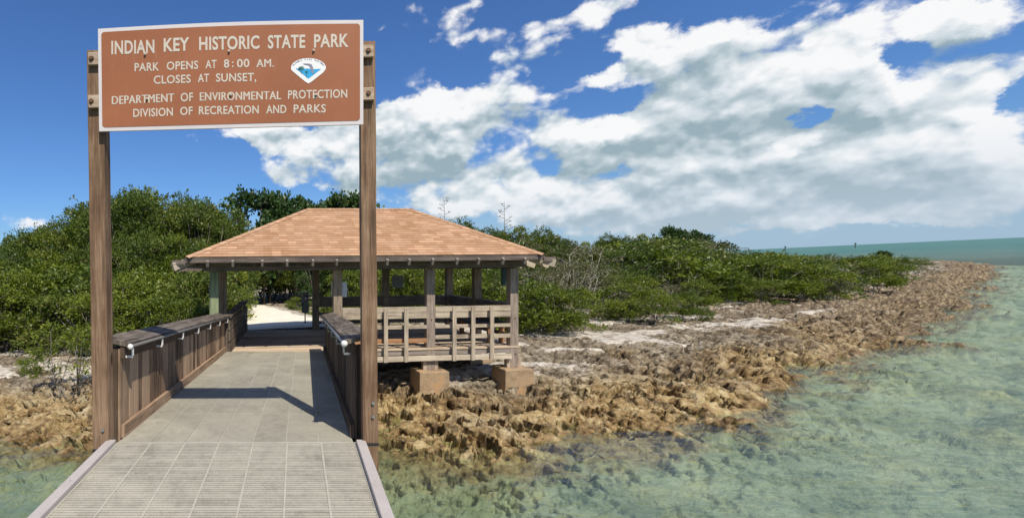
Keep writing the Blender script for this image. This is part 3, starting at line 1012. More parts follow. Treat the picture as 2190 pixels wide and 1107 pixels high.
def build_sign():
    root = thing('park_sign', 'large brown park name board with white lettering on two tall wooden posts', 'sign', (-.55, 4.64, -1.56))
    S = F / SY
    sx = lambda px: (px - PX) / S
    sz = lambda py: (PY - py) / S
    corner = [(209.5, 62), (777, 43), (777, 266), (212, 281)]      # TL TR BR BL
    C = [(sx(a), sz(b)) for a, b in corner]

    def pt(u, v, y):
        top = (C[0][0] * (1 - u) + C[1][0] * u, C[0][1] * (1 - u) + C[1][1] * u + .02 * math.sin(math.pi * u))
        bot = (C[3][0] * (1 - u) + C[2][0] * u, C[3][1] * (1 - u) + C[2][1] * u)
        return (top[0] * v + bot[0] * (1 - v), y, top[1] * v + bot[1] * (1 - v))

    p = MB()
    n = 16
    for i in range(n):
        a, b = i / n, (i + 1) / n
        f = [pt(a, 0, SY), pt(b, 0, SY), pt(b, 1, SY), pt(a, 1, SY)]
        k = [pt(a, 0, SY + .02), pt(b, 0, SY + .02), pt(b, 1, SY + .02), pt(a, 1, SY + .02)]
        p.quad(f); p.quad(k[::-1]); p.quad([f[3], f[2], k[2], k[3]]); p.quad([f[0], k[0], k[1], f[1]])
    for u in (0, 1):
        q = [pt(u, 0, SY), pt(u, 1, SY), pt(u, 1, SY + .02), pt(u, 0, SY + .02)]
        p.quad(q if u == 1 else q[::-1])
    panel = part('panel', p, M_WHITE, root)
    # brown field with rounded corners
    bw, bh, rc = .0125, .036, .028
    loop = []
    for (cu, cv, a0) in ((1 - bw, 1 - bh, 0), (bw, 1 - bh, 90), (bw, bh, 180), (1 - bw, bh, 270)):
        for k in range(6):
            a = R(a0 + 18 * k)
            ru, rv = rc / 2.3, rc / .93
            uu = cu + (-ru if cu > .5 else ru) + ru * math.cos(a)
            vv = cv + (-rv if cv > .5 else rv) + rv * math.sin(a)
            loop.append((uu, vv))
    for a, b, n_ in (((1 - bw), bw, 14),):
        pass
    # follow the slight bow of the top edge
    full = []
    for i, q in enumerate(loop):
        full.append(q)
        nx = loop[(i + 1) % len(loop)]
        if abs(nx[0] - q[0]) > .3:
            for k in range(1, 14):
                full.append((q[0] + (nx[0] - q[0]) * k / 14, q[1]))
    f = MB()
    ctr = (.5, .5)
    pc = pt(.5, .5, SY - .0025)
    for i in range(len(full)):
        a = full[i]; b = full[(i + 1) % len(full)]
        f.quad([pc, pt(*b, SY - .0025), pt(*a, SY - .0025)])
    part('brown_field', f, M_BROWN, root, panel)
    # lettering: words with their extents on the board (photo pixels of a close view: x0, x1, baseline left, baseline right, cap height)
    K = 3.422
    lines = [
        [('INDIAN', 200, 515, 329, 320, 96), ('KEY', 583, 770, 310, 302, 96), ('HISTORIC', 842, 1283, 299, 288, 95), ('STATE', 1345, 1618, 287, 282, 95), ('PARK', 1682, 1935, 280, 275, 95)],
        [('PARK', 370, 550, 455, 449, 60), ('OPENS', 605, 835, 445, 437, 60), ('AT', 888, 970, 434, 431, 60), ('8', 1023, 1062, 428, 427, 60), (':', 1083, 1094, 424, 424, 60), ('00', 1118, 1210, 426, 424, 60), ('AM.', 1262, 1387, 426, 423, 60)],
        [('CLOSES', 510, 780, 547, 538, 60), ('AT', 833, 915, 534, 532, 60), ('SUNSET,', 965, 1260, 531, 526, 60)],
        [('DEPARTMENT', 205, 658, 697, 677, 62), ('OF', 707, 798, 675, 672, 62), ('ENVIRONMENTAL', 848, 1440, 670, 660, 62), ('PROTECTION', 1492, 1925, 656, 647, 62)],
        [('DIVISION', 360, 650, 789, 779, 60), ('OF', 703, 795, 775, 772, 60), ('RECREATION', 840, 1278, 770, 763, 60), ('AND', 1332, 1480, 762, 760, 60), ('PARKS', 1533, 1768, 758, 755, 60)],
    ]
    for ln in lines:
        for w, a, b, y0, y1, cap in ln:
            mb = MB()
            if 'M' in w:
                for dx_, dy_ in ((-.0022, .0004), (.0022, .0008)):
                    text_mesh(w, sx(180 + a / K) + dx_, sx(180 + b / K) + dx_, sz(20 + y0 / K), sz(20 + y1 / K), cap / K / S, SY - .0045 + dy_, mb, 0.0)
            text_mesh(w, sx(180 + a / K), sx(180 + b / K), sz(20 + y0 / K), sz(20 + y1 / K), cap / K / S, SY - .0045, mb, .026 if cap > 80 else (0.0 if 'M' in w else .018))
            part('lettering', mb, M_LETTER, root, panel)
    # emblem: a rounded-top, pointed badge
    ez = lambda x, y: (sx(600 + x * 120 / 1660), sz(110 + y * 80 / 1107))

    def flat(pts, dy, m, name='emblem', par=panel):
        mb = MB()
        mb.quad([(ez(*q)[0], SY - dy, ez(*q)[1]) for q in pts])
        return part(name, mb, m, root, par)

    def rim(s=1.0, cx=825, cy=560):
        pts = [(825, 960)]
        for k in range(0, 6):
            pts.append((825 + (1330 - 825) * k / 6 + 20 * (k > 0), 960 - (960 - 560) * k / 6))
        for k in range(0, 25):
            a = R(-8 + 196 * k / 24)
            pts.append((825 + 515 * math.cos(a), 490 - 280 * math.sin(a)))
        for k in range(0, 6):
            pts.append((325 + (805 - 325) * k / 6 - 8, 560 + (960 - 560) * k / 6))
        return [(cx + (x - cx) * s, cy + (y - cy) * s) for x, y in pts][::-1]
    em = MB()
    pts = [(ez(*q)[0], SY - .0045, ez(*q)[1]) for q in rim()]
    cen = (ez(825, 600)[0], SY - .0045, ez(825, 600)[1])
    for i in range(len(pts)):
        em.quad([cen, pts[i], pts[(i + 1) % len(pts)]])
    part('emblem', em, simple('badge_white', (.86, .84, .80), .4, 0, .02), root, panel)
    flat([(450, 515), (825, 815), (1200, 530), (960, 535), (830, 520)][::-1], .006, simple('badge_blue', (.03, .40, .75), .4, 0, .1), 'emblem_water')
    flat([(650, 372), (830, 372), (920, 395), (965, 500), (985, 640), (950, 672), (905, 590), (875, 470), (820, 415), (740, 405)][::-1], .0075, simple('badge_grey', (.27, .26, .33), .5, 0, .05), 'emblem_state')
    pm_ = simple('badge_green', (.03, .17, .17), .5, 0, .1)
    pl = MB()

    def palm(x, y, s, h):
        for k in range(11):
            a = R(k * 360 / 11 + 9)
            q = [(x, y), (x + s * math.cos(a - .22) * .7, y - s * math.sin(a - .22) * .55), (x + s * math.cos(a), y - s * math.sin(a) * .75), (x + s * math.cos(a + .22) * .7, y - s * math.sin(a + .22) * .55)]
            pl.quad([(ez(*t)[0], SY - .009, ez(*t)[1]) for t in q][::-1])
        q = [(x - 9, y), (x + 9, y), (x + 12, y + h), (x - 8, y + h)]
        pl.quad([(ez(*t)[0], SY - .0085, ez(*t)[1]) for t in q])
    palm(620, 510, 92, 150); palm(770, 615, 55, 150); palm(560, 520, 50, 60)
    part('emblem_palms', pl, pm_, root, panel)
    # arched words on the badge, letter by letter
    word = 'FLORIDA PARK SERVICE'
    am = MB()
    for i, ch in enumerate(word):
        if ch == ' ':
            continue
        a = R(160 - 140 * i / (len(word) - 1))
        x, y = 825 + 452 * math.cos(a), 510 - 243 * math.sin(a)
        tmp = MB()
        text_mesh(ch, -20, 20, 0, 0, 46, 0, tmp, .0)
        tilt = math.atan2(243 * math.cos(a), 452 * math.sin(a))
        b = len(am.v)
        for vx, _, vz in tmp.v:
            xx = x + vx * math.cos(tilt) + vz * math.sin(tilt)
            yy = y + vx * math.sin(tilt) - vz * math.cos(tilt)
            q = ez(xx, yy)
            am.v.append((q[0], SY - .0062, q[1]))
        am.f += [tuple(b + k for k in f_) for f_ in tmp.f]
        am.uv += tmp.uv; am.smooth += tmp.smooth
    part('emblem_lettering', am, simple('badge_print', (.24, .23, .30), .5, 0, .05), root, panel)
    for (px, py) in ((311, 117), (490, 110.5), (671, 109), (315, 212), (494, 203.5), (676, 203.5)):
        b = MB(); b.tube([(sx(px), SY - .001, sz(py)), (sx(px), SY - .016, sz(py))], .011, 8)
        b.tube([(sx(px), SY - .016, sz(py)), (sx(px), SY - .024, sz(py))], .006, 6)
        part('bolt', b, M_LETTER, root, panel)
    # battens across the posts carry the panel
    for (zl, zr, hh) in ((128, 111, .105), (219, 202, .11)):
        bt = MB()
        s2 = F / 4.55
        z0, z1 = (PY - zl) / s2, (PY - zr) / s2
        bt.beam(((191 - PX) / s2, 4.545, z0), ((798.5 - PX) / s2, 4.545, z1), .045, hh, jit=.003)
        bo = part('batten', bt, M_BLOCK, root, bevel=.004)
        for (xx, zz) in (((198 - PX) / s2, z0), ((787 - PX) / s2, z1)):
            b = MB(); b.tube([(xx, 4.524, zz), (xx, 4.506, zz)], .016, 6); b.tube([(xx, 4.523, zz), (xx, 4.519, zz)], .024, 10)
            part('bolt', b, M_RUST, root, bo)
    # posts
    for (xt, zt, xb, zb, w) in ((-1.783, 1.95, -1.728, -1.64, .142), (.640, 2.03, .668, -1.80, .134)):
        b = MB()
        N = 10
        yc = 4.568 + w / 2
        ring = []
        for i in range(N + 1):
            t = i / N
            x = xb + (xt - xb) * t + random.uniform(-.003, .003); z = zb + (zt - zb) * t
            b.v += [(x - w / 2, yc - w / 2, z), (x + w / 2, yc - w / 2, z), (x + w / 2, yc + w / 2, z), (x - w / 2, yc + w / 2, z)]
        o_ = 3 + 4 * (xb > 0)
        for i in range(N):
            L0, L1 = o_ + (zt - zb) * i / N, o_ + (zt - zb) * (i + 1) / N
            for k in range(4):
                b.f.append((4 * i + k, 4 * i + (k + 1) % 4, 4 * i + 4 + (k + 1) % 4, 4 * i + 4 + k))
                b.uv += [(L0, k * w), (L0, (k + 1) * w), (L1, (k + 1) * w), (L1, k * w)]; b.smooth.append(False)
        for f_ in ((3, 2, 1, 0), (4 * N, 4 * N + 1, 4 * N + 2, 4 * N + 3)):
            b.f.append(f_); b.uv += [(0, 0), (.02, 0), (.02, .1), (0, .1)]; b.smooth.append(False)
        po = part('post', b, M_POST, root)
        me = po.data
        for zz in ((-1.18, -1.30) if xb > 0 else (-1.42,)):
            k = MB(); k.tube([(xb + .02, yc - w / 2 - .001, zz), (xb + .02, yc - w / 2 - .016, zz)], .014, 8)
            part('bolt', k, M_STEEL, root, po)
        k = MB()
        zb2 = -1.545 if xb > 0 else -1.60
        k.beam((xb - w / 2 - .004, yc, zb2), (xb + w / 2 + .004, yc, zb2), w + .008, .022)
        part('strap', k, M_BLACK, root, po)


build_sign()

# ------------------------------------------------------------------ shelter
PHI = R(5.0); TR = math.tan(R(.6))
CP, SP = math.cos(PHI), math.sin(PHI)


def PV(s, t, z):
    return Vector((.95 + s * CP - t * SP, 11.6 + s * SP + t * CP, z + s * TR))


def s_at(px, t=0.0):
    q = (px - PX) / F
    x0, y0 = .95 - t * SP, 11.6 + t * CP
    return (q * y0 - x0) / (CP - q * SP)


P1, P2, P3, P4 = s_at(458), s_at(722), s_at(920), s_at(1098)
FZ = -1.80      # floor
TB = 3.9        # depth between front and back posts


def pbox(mb, s0, s1, t0, t1, z0, z1, axis=0):
    d = (s1 - s0, t1 - t0, z1 - z0)
    c = ((s0 + s1) / 2, (t0 + t1) / 2, (z0 + z1) / 2)
    up = PV(0, 0, 1) - PV(0, 0, 0)
    if axis == 0:
        mb.beam(PV(s0, c[1], c[2]), PV(s1, c[1], c[2]), d[1], d[2], up)
    elif axis == 1:
        mb.beam(PV(c[0], t0, c[2]), PV(c[0], t1, c[2]), d[0], d[2], up)
    else:
        mb.beam(PV(c[0], c[1], z0), PV(c[0], c[1], z1), d[0], d[1], PV(0, 1, 0) - PV(0, 0, 0))


def boards(name, rows, m, root, parent=None, bevel=0.0):
    """each board (s0, s1, t0, t1, z0, z1, axis) a part of its own; the first carries the rest when named differently"""
    r = []
    for q in rows:
        b = MB(); pbox(b, *q)
        r.append(part(name, b, m, root, parent, bevel))
    return r


def build_shelter():
    root = thing('shelter', 'open wooden shelter with a tan shingled hip roof at the end of the gangway', 'shelter', PV(P3, 1.9, -2.7))
    # ---- roof
    EF, EB = -.60, TB + .60
    tm = (EF + EB) / 2
    SL, SRt = s_at(397, EF), s_at(1163, EF)
    RL, RRt = s_at(657, tm), s_at(878, tm)
    ZE, ZR = .30, 1.60
    roof = MB()

    def slope(e0, e1, r0, r1, uoff):
        """courses of shingles between eave e0-e1 and ridge r0-r1 (s,t,z tuples)"""
        e0, e1, r0, r1 = map(Vector, (e0, e1, r0, r1))
        n = 22
        edge = (e1 - e0).normalized()
        up_ = ((r0 + r1) / 2 - (e0 + e1) / 2); up_ -= edge * up_.dot(edge)
        nrm = edge.cross(up_.normalized())
        Ls = up_.length
        for k in range(n):
            a, b = k / n, min(1, (k + 1.05) / n)
            q = [e0.lerp(r0, a), e1.lerp(r1, a), e1.lerp(r1, b), e0.lerp(r0, b)]
            lift = [nrm * .014, nrm * .014, nrm * .002, nrm * .002]
            up = [v + l for v, l in zip(q, lift)]
            uvs = [((v - e0).dot(edge) + uoff, Ls * f) for v, f in zip(q, (k / n + .002, k / n + .002, (k + .98) / n, (k + .98) / n))]
            uvs = [(u, (k + f) * .145) for (u, _), f in zip(uvs, (.03, .03, .97, .97))]
            roof.quad([PV(*v) for v in up], uvs)
            low = [up[0], q[0] - nrm * .003, q[1] - nrm * .003, up[1]]
            roof.quad([PV(*v) for v in low], [uvs[0], uvs[0], uvs[1], uvs[1]])
    fl, fr, bl, br = (SL, EF, ZE), (SRt, EF, ZE), (SL, EB, ZE), (SRt, EB, ZE)
    rl, rr = (RL, tm, ZR), (RRt, tm, ZR)
    slope(fl, fr, rl, rr, 3.1); slope(br, bl, rr, rl, 7.7); slope(bl, fl, rl, rl, 1.3); slope(fr, br, rr, rr, 5.9)
    ro = part('roof', roof, M_SHINGLE, root)
    # boards under the shingles
    sh = MB()
    e = -.035
    cs = [Vector(v) + Vector((0, 0, e)) for v in (fl, fr, br, bl)]
    r_ = [Vector(v) + Vector((0, 0, e)) for v in (rl, rr)]
    sh.quad([PV(*v) for v in (cs[0], r_[0], r_[1], cs[1])]); sh.quad([PV(*v) for v in (cs[2], r_[1], r_[0], cs[3])])
    sh.quad([PV(*v) for v in (cs[3], r_[0], cs[0])]); sh.quad([PV(*v) for v in (cs[1], r_[1], cs[2])])
    part('sheathing', sh, M_GREYD, root, ro)
    cap = MB()
    for a, b in ((fl, rl), (fr, rr), (bl, rl), (br, rr), (rl, rr)):
        a, b = Vector(a), Vector(b)
        n = 18
        d = (b - a).normalized()
        side = d.cross(Vector((0, 0, 1))).normalized()
        for k in range(n):
            p = a.lerp(b, k / n) + Vector((0, 0, .026)); q = a.lerp(b, (k + 1.1) / n) + Vector((0, 0, .018))
            drop = Vector((0, 0, -.045)) if (a, b) != (Vector(rl), Vector(rr)) else Vector((0, 0, -.06))
            o = random.uniform(0, 9)
            cap.quad([PV(*v) for v in (p + side * .12 + drop, q + side * .12 + drop, q, p)], [(o, o), (o + .2, o), (o + .2, o + .12), (o, o + .12)])
            cap.quad([PV(*v) for v in (p, q, q - side * .12 + drop, p - side * .12 + drop)], [(o, o), (o + .2, o), (o + .2, o + .12), (o, o + .12)])
    part('hip_cap', cap, M_SHINGLE, root, ro)
    boards('fascia', [(SL, SRt, EF + .005, EF + .045, ZE - .125, ZE - .012, 0), (SL, SRt, EB - .045, EB - .005, ZE - .125, ZE - .012, 0),
                      (SL + .005, SL + .045, EF + .05, EB - .05, ZE - .125, ZE - .012, 1), (SRt - .045, SRt - .005, EF + .05, EB - .05, ZE - .125, ZE - .012, 1)], M_GREYD, root, None, .004)
    # rafters with tails below the fascia
    sl = (ZR - ZE) / (tm - EF)
    for px in (444, 498, 561, 614, 669, 720, 775, 828, 875, 925, 977, 1023, 1075, 1122):
        s = s_at(px, EF)
        b = MB()
        zo = ZE - .15
        top_t = min(tm, EF + max(.4, min((s - SL) / (RL - SL), (SRt - s) / (SRt - RRt), 1.0) * (tm - EF)) - .1)
        b.beam(PV(s, EF - .035, zo - .035 * sl + .012), PV(s, top_t, zo + (top_t - EF) * sl + .012), .05, .125)
        part('rafter', b, M_RAFT, root)
    sls = (ZR - ZE) / (RL - SL)
    for t in np.linspace(EF + .25, EB - .25, 9):
        for sgn, s0 in ((-1, SL), (1, SRt)):
            b = MB()
            run = min(.75, min(t - EF, EB - t) * .7)
            tip = s0 + sgn * .26; inn = s0 - sgn * run
            b.beam(PV(tip, t, ZE - .15 - .26 * sls * .8), PV(inn, t, ZE - .15 + run * sls * .8), .055, .13)
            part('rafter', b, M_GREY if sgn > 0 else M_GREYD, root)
    for (s0, t0, sg) in ((SL, EF, -1), (SRt, EF, 1), (SL, EB, -1), (SRt, EB, 1)):
        b = MB()
        tt = -1 if t0 < tm else 1
        b.beam(PV(s0 + sg * .26, t0 + tt * .02, ZE - .20), PV(s0 - sg * 1.2, t0 - tt * 1.0, ZE - .14 + 1.0 * sl * .9), .075, .16)
        part('hip_rafter', b, M_GREY, root)
        b2 = MB()
        pbox(b2, min(s0, s0 + sg * .27), max(s0, s0 + sg * .27), t0 - .02, t0 + .02, ZE - .16, ZE - .06, 0)
        part('fascia', b2, M_GREYD, root)
    # beams on the posts
    bm = MB()
    pbox(bm, P1 - .25, P2 - .0, -.13, -.07, .0, .235, 0)
    part('lettered_beam', bm, M_GREYD, root)
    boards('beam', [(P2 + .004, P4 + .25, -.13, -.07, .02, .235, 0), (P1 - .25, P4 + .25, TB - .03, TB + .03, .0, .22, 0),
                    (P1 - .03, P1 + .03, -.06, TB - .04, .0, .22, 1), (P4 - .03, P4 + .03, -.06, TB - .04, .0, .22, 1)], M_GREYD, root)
    # carved name on the front beam
    lt = MB()
    for w, a, b in (('INDIAN', 515, 539), ('KEY', 549, 558), ('HISTORIC', 570, 602), ('STATE', 618, 633), ('PARK', 643, 662)):
        tmp = MB()
        sa, sb = s_at(a, -.135), s_at(b, -.135)
        text_mesh(w, sa, sb, .085, .085, .075, 0, tmp, .01)
        k = len(lt.v)
        lt.v += [tuple(PV(v[0], -.134, v[2])) for v in tmp.v]
        lt.f += [tuple(k + i for i in f) for f in tmp.f]; lt.uv += tmp.uv; lt.smooth += tmp.smooth
    part('lettering', lt, M_BLACK, root)
    # posts and footings
    W2 = .098
    spots = [(P1, 0, M_GREEN, 0), (P2, 0, M_PPOST, 1), (P3, 0, M_PPOSTS, 1), (P4, 0, M_PPOSTS, 1), (P1, TB / 2, M_PPOST, 0), (P4, TB / 2, M_PPOST, 1),
             (P1, TB, M_PPOST, 0), (P2, TB, M_PPOST, 1), (P3, TB, M_PPOST, 1), (P4, TB, M_PPOST, 1)]
    for s, t, m, foot in spots:
        b = MB()
        zb = -2.30 if (s >= P3 and t == 0) else -2.45
        pbox(b, s - W2, s + W2, t - W2 + (.05 if t == 0 else 0), t + W2 + (.05 if t == 0 else 0), zb if foot else -2.5, -.002, 2)
        po = part('post', b, m, root, bevel=.006)
        if s >= P3 and t == 0:
            for sg in (-1, 1):
                c = MB()
                pbox(c, min(s + sg * W2 * 1.02, s + sg * (W2 + .075)), max(s + sg * W2 * 1.02, s + sg * (W2 + .075)), t - .04, t + .1, zb, zb + .24, 2)
                part('cleat', c, M_BLOCK, root, po)
            for zz in (-1.15, -1.98, -2.3):
                k = MB(); c0 = PV(s + .02, t - W2 + .05, zz); c1 = PV(s + .02, t - W2 + .03, zz)
                k.tube([c0, c1], .014, 8)
                part('bolt', k, M_RUST, root, po)
        if foot:
            f = MB()
            hw = .35 if t == 0 else .3
            hh = 2.9 if t == 0 else 2.95
            top = zb
            q = []
            for (a, b_) in ((-1, -1), (1, -1), (1, 1), (-1, 1)):
                q.append(PV(s + a * hw, t + .05 + b_ * hw, -hh + .0))
            for (a, b_) in ((-1, -1), (1, -1), (1, 1), (-1, 1)):
                q.append(PV(s + a * hw * .97, t + .05 + b_ * hw * .97, top))
            f.hexa([q[k] for k in (1, 0, 3, 2, 5, 4, 7, 6)])
            part('footing', f, M_CONC, root, bevel=.02)
    # floor planks run along the front
    fl_ = MB()
    t = -.06
    while t < TB + .1:
        pbox(fl_, P1 + .1 if t > -.0 else P1 + .1, P4 + .12, t, t + .135, FZ - .04, FZ + random.uniform(-.003, .003), 0)
        t += .143
    for k in range(3):
        t = -.2 - k * .143
        pbox(fl_, s_at(486, t), s_at(694, t), t, t + .135, FZ - .04 + .02 , FZ + .02 * (k + 1) / 3, 0)
    part('floor', fl_, M_FLOOR, root)
    boards('rim_joist', [(P2 + .1, P4 - .1, -.04, .0, FZ - .155, FZ - .045, 0)], M_RAFT, root)
    boards('rim_joist', [(P2 + .1, P4 - .1, -.125, -.068, FZ - .28, FZ - .165, 0), (P4 + .1, P4 + .15, .1, TB, FZ - .26, FZ - .045, 1)], M_GREY, root)
    boards('joist', [(P1, P4, t - .03, t + .03, FZ - .26, FZ - .045, 0) for t in (.9, 2.0, 3.1)], M_GREYD, root)
    # railings
    ra = boards('railing', [(P2 + .1, P3 - .1, -.06, -.02, -.985, -.855, 0)], M_GREY, root, None, .004)[0]
    boards('rail', [(P3 + .1, P4 - .1, -.06, -.02, -.985, -.855, 0), (P2 + .1, P3 - .1, -.06, -.02, -1.12, -.99, 0), (P3 + .1, P4 - .1, -.06, -.02, -1.12, -.99, 0),
                    (P2 + .1, P3 - .1, -.06, -.02, -1.355, -1.275, 0), (P3 + .1, P4 - .1, -.06, -.02, -1.355, -1.275, 0), (P3 + .1, P4 - .1, -.06, -.02, -1.60, -1.51, 0)], M_GREY, root, ra, .004)
    ob = MB(); pbox(ob, P2 + .1, P3 - .1, -.06, -.02, -1.675, -1.575, 0)
    part('rail', ob, M_ORANGE, root, ra)
    for px in (780, 824, 867.5, 970, 1010, 1050):
        u = MB(); s = s_at(px, -.1)
        pbox(u, s - .046, s + .046, -.165, -.126, -2.09, -.87, 2)
        uo = part('upright', u, M_GREY, root, ra, bevel=.004)
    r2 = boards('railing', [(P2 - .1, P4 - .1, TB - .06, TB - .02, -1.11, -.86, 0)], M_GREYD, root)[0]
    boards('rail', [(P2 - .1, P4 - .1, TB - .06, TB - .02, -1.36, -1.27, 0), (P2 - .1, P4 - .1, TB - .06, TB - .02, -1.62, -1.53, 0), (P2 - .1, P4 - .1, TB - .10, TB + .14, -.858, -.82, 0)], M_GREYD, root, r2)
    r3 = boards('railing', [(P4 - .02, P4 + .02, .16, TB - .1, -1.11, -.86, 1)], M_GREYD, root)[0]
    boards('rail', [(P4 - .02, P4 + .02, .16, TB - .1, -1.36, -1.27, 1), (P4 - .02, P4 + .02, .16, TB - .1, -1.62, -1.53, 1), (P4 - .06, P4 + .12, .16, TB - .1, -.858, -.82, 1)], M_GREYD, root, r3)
    # board rail along the left of the walk through the shelter
    sL = s_at(490, -.2); sLb = s_at(528, TB)
    r4 = None
    for z0, z1 in ((FZ + .02, FZ + .24), (FZ + .27, FZ + .49), (FZ + .52, FZ + .74)):
        q = MB()
        q.beam(PV(sL, -.2, (z0 + z1) / 2), PV(sLb, TB + .1, (z0 + z1) / 2), .04, z1 - z0)
        o = part('railing' if r4 is None else 'rail', q, M_CAP, root, r4)
        r4 = r4 or o
    q = MB(); q.beam(PV(sL - .06, -.2, FZ + .80), PV(sLb - .06, TB + .1, FZ + .88), .2, .045)
    part('rail', q, M_CAP, root, r4)
    for f in (.02, .35, .68, .98):
        c = PV(sL, -.2, 0).lerp(PV(sLb, TB + .1, 0), f)
        q = MB(); q.beam((c.x - .07, c.y, FZ), (c.x - .07, c.y, FZ + .8), .09, .09, (0, 1, 0))
        part('upright', q, M_CAP, root, r4)


build_shelter()


def build_fittings():
    # white notice plate on the back of the second front post
    s = s_at(725, .2)
    root = thing('notice_board', 'white rounded notice plate fixed behind the second front post of the shelter', 'notice', PV(s, .2, -.62))
    b = MB(); pbox(b, s - .18, s + .18, .155, .17, -.62, -.275, 0)
    part('plate', b, simple('notice_white', (.62, .64, .66), .4, 0, .05), root, bevel=.006)
    s = s_at(851, TB - .15)
    root = thing('notice_board', 'small grey printed notice on a back post of the shelter', 'notice', PV(s, TB - .13, -.55))
    b = MB(); pbox(b, s - .18, s + .18, TB - .125, TB - .105, -.56, -.19, 0)
    pl = part('plate', b, M_NOTICE, root)
    ln = MB()
    for k in range(7):
        pbox(ln, s - .14, s + .14 - .04 * (k % 3), TB - .131, TB - .127, -.50 + k * .04, -.50 + k * .04 + .012, 0)
    part('print', ln, simple('notice_print', (.12, .13, .13), .6, 0, .05), root, pl)
    s = s_at(1081, .9)
    root = thing('hanging_panel', 'dark green panel hanging under the right end of the shelter roof', 'panel', PV(s, .9, -.55))
    b = MB(); pbox(b, s - .10, s + .14, .88, .93, -.43, .0, 2)
    part('panel', b, M_DKGREEN, root, bevel=.01)
    # bench
    s0, s1 = s_at(1012, .9), s_at(1062, .9)
    root = thing('bench', 'low wooden bench behind the railing at the right end of the shelter', 'bench', PV(s0, 1.2, FZ))
    for k in range(3):
        b = MB(); pbox(b, s1 - .42 + k * .14, s1 - .29 + k * .14, .45, 2.3, FZ + .40, FZ + .44, 1)
        part('seat', b, M_GREYD, root)
    for t in (.55, 2.2):
        b = MB(); pbox(b, s1 - .40, s1 - .30, t - .05, t + .05, FZ, FZ + .398, 2)
        part('leg', b, M_ORANGE, root)
        b = MB(); pbox(b, s1 - .10, s1 - .0, t - .05, t + .05, FZ, FZ + .398, 2)
        part('leg', b, M_ORANGE, root)
    # payment box on its post at the path
    y = 16.8
    c = J(652.5, 694, y)
    root = thing('pay_box', 'slim brown grey metal pay box on a thin post beside the sand path', 'pay box', c)
    k = y / F
    x, z0, z1 = c[0], (PY - 668) * k, (PY - 626) * k
    b = MB(); b.box(x - .115, x + .115, y - .09, y + .09, z0, z1, 2)
    bo = part('box', b, M_BOX, root, bevel=.012)
    b = MB(); b.box(x - .13, x + .13, y - .12, y + .10, z1 + .001, z1 + .025, 0)
    part('lid', b, M_BOX, root)
    b = MB(); b.box(x - .02, x + .09, y - .096, y - .091, z1 - .13, z1 - .07, 0); b.box(x - .112, x - .05, y - .096, y - .091, z0 + .26, z0 + .31, 0)
    part('slot', b, M_BLACK, root, bo)
    b = MB(); b.tube([(x + .02, y - .091, z1 - .17), (x + .02, y - .095, z1 - .17)], .032, 12)
    part('sticker', b, M_WHITE, root, bo)
    b = MB(); b.box(x - .02, x + .02, y - .02, y + .02, c[2] - .3, z0 - .001, 2)
    part('post', b, M_BOX, root)


build_fittings()

# ------------------------------------------------------------------ sand path
def build_path():
    ys = np.linspace(15.6, 31, 150)
    us = np.linspace(-1, 1, 40)
    Yg, U = np.meshgrid(ys, us, indexing='ij')
    half = np.interp(ys, [15, 17, 22, 27, 31], [1.7, 1.5, 1.08, .7, .4])[:, None] * (1 + .18 * (fbm(Yg * 1.3, U * 0 + np.sign(U) * 5, 7, 3) - .5) * 2)
    X = path_mid(Yg.ravel()).reshape(Yg.shape) + U * half
    Z = 1.455 + .03 * (fbm(X * 2.5, Yg * 2.5, 93, 3) - .5) - .05 * np.abs(U) ** 4 + .0 * X
    me = grid_mesh('sand_path', X[:, ::-1], Yg[:, ::-1], Z[:, ::-1], wrap=False)
    m, nt, out = material('pale_coral_sand')
    P = nt.new('ShaderNodeNewGeometry').outputs['Position']
    n = nt.noise(P, 3.0, 6, .6); n2 = nt.noise(P, 40, 4, .6)
    c = nt.ramp(nt.math('MULTIPLY_ADD', n, .6, nt.math('MULTIPLY', n2, .4)), [(.3, (.66, .58, .45)), (.5, (.82, .75, .61)), (.7, (.88, .83, .71))])
    principled(nt, out, c, .95, nt.bump(n2, .4, .02), spec=.1)
    o = link('sand_path', me, m)
    o['kind'] = 'structure'


build_path()

# ------------------------------------------------------------------ vegetation


def leaf_material(name, cols, trans=.28):
    m, nt, out = material(name)
    geo = nt.new('ShaderNodeNewGeometry')
    oi = nt.new('ShaderNodeObjectInfo').outputs['Random']
    cl = nt.noise(nt.new('ShaderNodeTexCoord').outputs['Object'], 1.1, 2, .5)
    r = nt.math('ADD', nt.math('MULTIPLY', geo.outputs['Random Per Island'], .62), nt.math('MULTIPLY', oi, .30))
    r = nt.math('ADD', r, nt.math('MULTIPLY', nt.math('SUBTRACT', cl, .48), 1.1))
    c = nt.ramp(r, [(0.0, cols[0]), (.45, cols[1]), (.8, cols[2]), (.97, cols[3])])
    d = nt.new('ShaderNodeBsdfPrincipled', {'Base Color': c, 'Roughness': .42, 'Specular IOR Level': .35})
    tcol = nt.mix(1.0, c, (1.25, 1.35, .55), 'MULTIPLY')
    t = nt.new('ShaderNodeBsdfTranslucent', {'Color': tcol})
    ms = nt.new('ShaderNodeMixShader', {0: trans, 1: d.outputs[0], 2: t.outputs[0]})
    nt.t.links.new(ms.outputs[0], out.inputs[0])
    return m


